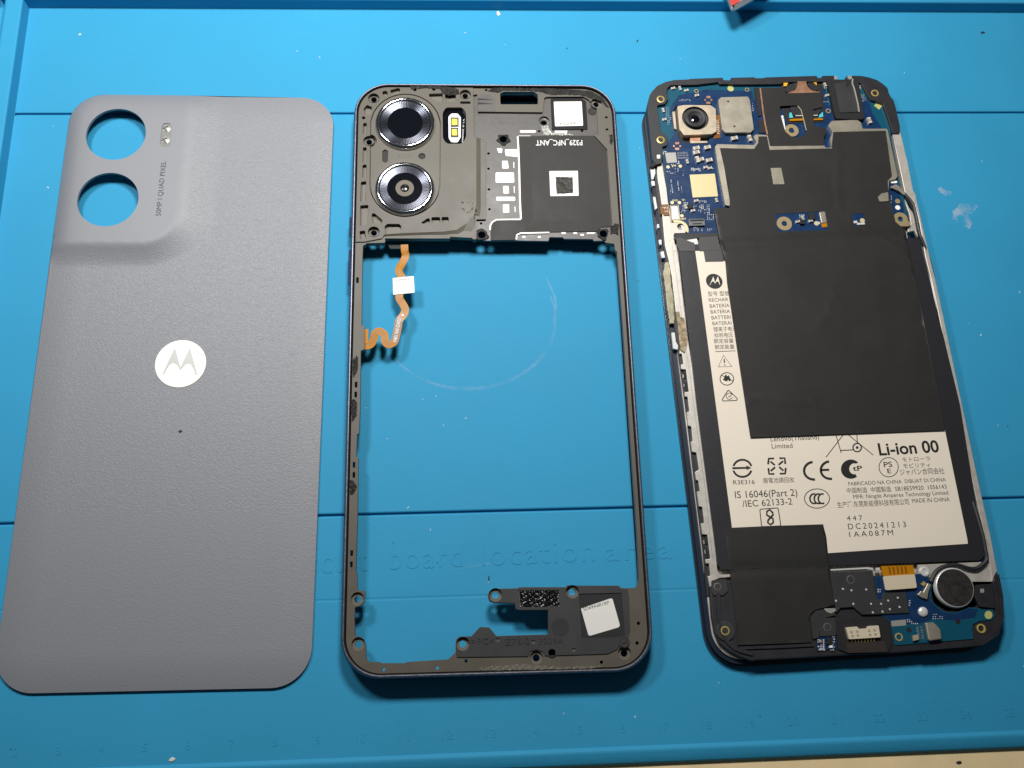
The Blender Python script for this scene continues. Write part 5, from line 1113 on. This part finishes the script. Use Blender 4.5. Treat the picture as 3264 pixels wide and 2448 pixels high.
conn(E3((415, 1405), (520, 1400), (525, 1510), (420, 1515)), 4.6, mic, mDark2, 'chip'); conn(E3((465, 1535), (520, 1530), (525, 1575), (468, 1578)), 4.6, mic, mBright, 'chip'); conn(E3((275, 1435), (325, 1430), (330, 1480), (280, 1485)), 4.6, mic, mCap, 'chip')
# vibration motor and its bay
mb = MB(); pslab(mb, N((2925, 1800), (3150, 1790), (3168, 1850), (3110, 1935), (3080, 1945), (3020, 1950), (2975, 1925), (2965, 1880), (2930, 1840)), 3.0, 4.3); ph.part('motor_bay', mb, mAlu, bevel=.15)
mq = Q((1828, 303))[0]; mc = P(mq, 5.6); mr_ = 108*.5714/pxmm(mq, 5.6)
mb = MB(); lathe(mb, mc, [(mr_+.05, 4.2), (mr_, 5.3), (mr_-.25, 5.6), (mr_-.35, 5.62)], 56, cap=False); vm = ph.part('vibration_motor', mb, mSolder, smooth=True)
mb = MB(); lathe(mb, mc, [(mr_-.33, 5.55), (mr_-.38, 5.66)], 56); ph.part('motor_face', mb, mat('motor_black', (.03, .028, .026), .4, bump=(90, .08), noise=(80, .4)), vm)
mb = MB(); tube(mb, smooth_path([P(q, 4.9) for q in Q((1690, 270), (1720, 215), (1770, 185), (1840, 178), (1900, 195), (1950, 195), (2000, 150), (1995, 90), (1975, -10))]+[P(q, 4.4) for q in N((3100, 1600),)], 5), .55); ph.part('motor_wire', mb, mDark)
mb = MB(); tube(mb, smooth_path([P(q, 4.75) for q in E5((660, 480), (760, 520), (830, 590), (910, 680), (960, 780), (985, 900), (1010, 1040), (1040, 1180), (1070, 1290))]+[P(q, 3.9) for q in N((2962, 830), (2990, 960), (3040, 1200), (3090, 1430), (3125, 1600), (3138, 1690))], 5), .48); ph.part('antenna_cable', mb, mDark)
mb = MB(); tube(mb, smooth_path([P(q, 4.0) for q in N((2955, 835), (2985, 980), (3035, 1220), (3085, 1450), (3120, 1620))], 5), .35); ph.part('antenna_cable', mb, mPale)
mb = MB(); pslab(mb, E5((545, 410), (640, 368), (700, 400), (820, 530), (795, 560), (700, 490), (590, 440), (560, 440)), 4.6, 5.3); ph.part('cable_clip', mb, mTin, bevel=.15)
mb = MB(); pslab(mb, E4((335, 265), (400, 195), (440, 215), (520, 55), (575, 85), (535, 200), (510, 345), (400, 310)), LZ, 5.3); ph.part('cable_clip', mb, mTin, bevel=.15)
mb = MB(); pslab(mb, E4((395, 75), (450, 25), (495, 70), (440, 115)), LZ, 5.0); ph.part('gold_contact', mb, mBrass, pc2)
mb = MB(); pslab(mb, fillet(E5((545, 330), (560, 310), (650, 310), (668, 330), (650, 352), (560, 352)), 3, 3), BZ, BZ+.3); ph.part('white_pad', mb, mBright, pcb)
for q, m in ((E5((668, 672))[0], mat_gnd), (E5((670, 785))[0], mBright)):
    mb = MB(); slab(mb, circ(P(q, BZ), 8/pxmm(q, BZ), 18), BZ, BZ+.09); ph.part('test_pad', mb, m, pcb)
mb = MB(); c = P(Q((1660, 212))[0], 4.8); lathe(mb, c, [(1.25, 4.2), (1.25, 4.75), (.9, 4.85), (.3, 4.7)], 24); ph.part('bright_screw', mb, mSolder)
mb = MB(); pslab(mb, fillet(E4((1350, 110), (1380, 88), (1650, 70), (1700, 500), (1420, 470), (1340, 300)), 5, 3), 4.2, 5.0); cbk = ph.part('corner_block', mb, mDark, bevel=.15)
mb = MB(); pslab(mb, fillet(E4((1438, 160), (1505, 155), (1512, 225), (1445, 230)), 2, 2), 5.0, 5.06); ph.part('pad_square', mb, mPale, cbk)
mb = MB(); slab(mb, circ(P(E4((1505, 330))[0], 5.02), .8, 20), 4.9, 5.02); ph.part('hole_dark', mb, mDark2, cbk)
# parts seen through the sheet windows
mb = MB(); pslab(mb, fillet(E9((90, 905), (235, 900), (285, 1180), (150, 1190)), 4, 2), 5.15, 5.6); ph.part('connector_lid', mb, mTin, bevel=.08)
mb = MB(); pslab(mb, E9((150, 1200), (280, 1190), (290, 1290), (160, 1300)), 5.15, 5.35); ph.part('ribbon_end', mb, mOrange)
conn(Z((1275, 1060), (1322, 1058), (1325, 1102), (1282, 1104)), 5.15, None, mDark2, 'chip'); conn(Z((1215, 1105), (1248, 1103), (1252, 1135), (1220, 1136)), 5.15, None, mDark2, 'chip')
mb = MB(); pslab(mb, E9((1045, 1185), (1235, 1180), (1240, 1225), (1040, 1235)), 5.15, 5.35); ph.part('bright_strip', mb, mSolder); mb = MB(); pslab(mb, E9((955, 1140), (1045, 1130), (1050, 1190), (960, 1195)), 5.15, 5.3); ph.part('bright_strip', mb, mSolder)
mb = MB(); slab(mb, circ(P(E9((1175, 1128))[0], 5.2), .7, 18), 5.15, 5.22); slab(mb, circ(P(E9((20, 1200))[0], 5.2), .7, 18), 5.15, 5.22); ph.part('test_pads', mb, mGold)
mb = MB(); pslab(mb, E9((1000, 1240), (1250, 1230), (1290, 1330), (990, 1345)), 5.15, 5.2); ph.part('dark_gap', mb, mDark2)

# ================================================================== TOOL at the far rim
tl = Thing('hand_tool', 'red and grey metal tool tip poking over the far rim of the mat', 'tool', tuple(P((2390, -60), 0)[:2])+(4.3,), 0)
TB_ = reg(2200, 0, 400/2212)
mb = MB(); pslab(mb, fillet(TB_((718, 155), (745, 182), (800, 172), (1085, 10), (1500, -240), (1300, -620), (560, -260), (640, -40)), 2, 2), 7.5, 8.2); tb_ = tl.part('tool_blade', mb, mBlade, bevel=.4)
mb = MB(); pslab(mb, TB_((714, 60), (735, 92), (800, 70), (1010, -80), (1150, -260), (1000, -420), (640, -230), (690, -60)), 8.2, 8.45); tl.part('red_coating', mb, mRed, bevel=.2)
mb = MB(); pslab(mb, TB_((800, 60), (960, -10), (1300, -200), (1150, -260), (1010, -80)), 8.2, 8.4); tl.part('steel_edge', mb, mPale)
mb = MB(); c = P(TB_((760, 102))[0], 8.7); lathe(mb, c, [(.45, 8.1), (.42, 8.6), (.2, 8.8)], 16); tl.part('bright_tip', mb, mChrome)

# ================================================================== CRUMBS
def crumb(q, z, r, m, label, st=(1.4, .8, .5), rz=0.3):
    rnd = random.Random(int(q[0])); t = Thing('crumb', label, 'crumb', tuple(P(q, z)[:2])+(z,), 0, 'crumbs lying about the work place'); mb = MB()
    n = 9; c = P(q, z)
    prof = [(.75, 0), (1, .35), (.7, .8)]; v = []; f = []
    for rr_, zz in prof:
        for k in range(n):
            a = 2*math.pi*k/n; e = rr_*r*rnd.uniform(.75, 1.2); x, y = e*st[0]*math.cos(a), e*st[1]*math.sin(a)
            v.append((c.x+x*math.cos(rz)-y*math.sin(rz), c.y+x*math.sin(rz)+y*math.cos(rz), z+.02+zz*r*st[2]))
    for i in range(2):
        for k in range(n): f.append((i*n+k, i*n+(k+1) % n, (i+1)*n+(k+1) % n, (i+1)*n+k))
    f.append(tuple(range(2*n, 3*n))); mb.add(v, f); t.part('crumb_body', mb, m)
crumb((1588, 44), 0, .75, mCrumb, 'pale chip lying on the mat just below the far rim', rz=2.0)
crumb((549, 2421), 0, .6, mCrumb, 'round white crumb beside the near rim of the mat')
crumb((3131, 104), 0, .5, mCrumbD, 'dark speck on the mat near its far right corner')
crumb((575, 1375), 1.65, .4, mCrumbD, 'black speck lying on the grey back cover below the emblem')
crumb((255, 110), 0, .35, mCrumb, 'tiny white fleck on the mat near the far left corner')
crumb((1558, 1843), 0, .5, mCrumbD, 'thin dark splinter on the mat inside the frame window', st=(.35, 1.5, .4), rz=.05)
crumb((1860, 1400), 0, .3, mCrumbD, 'small dark grain on the mat in the middle of the frame window') if False else None
crumb((3056, 2430), -1.25, .5, mCrumbD, 'brown grain lying on the cream desk')
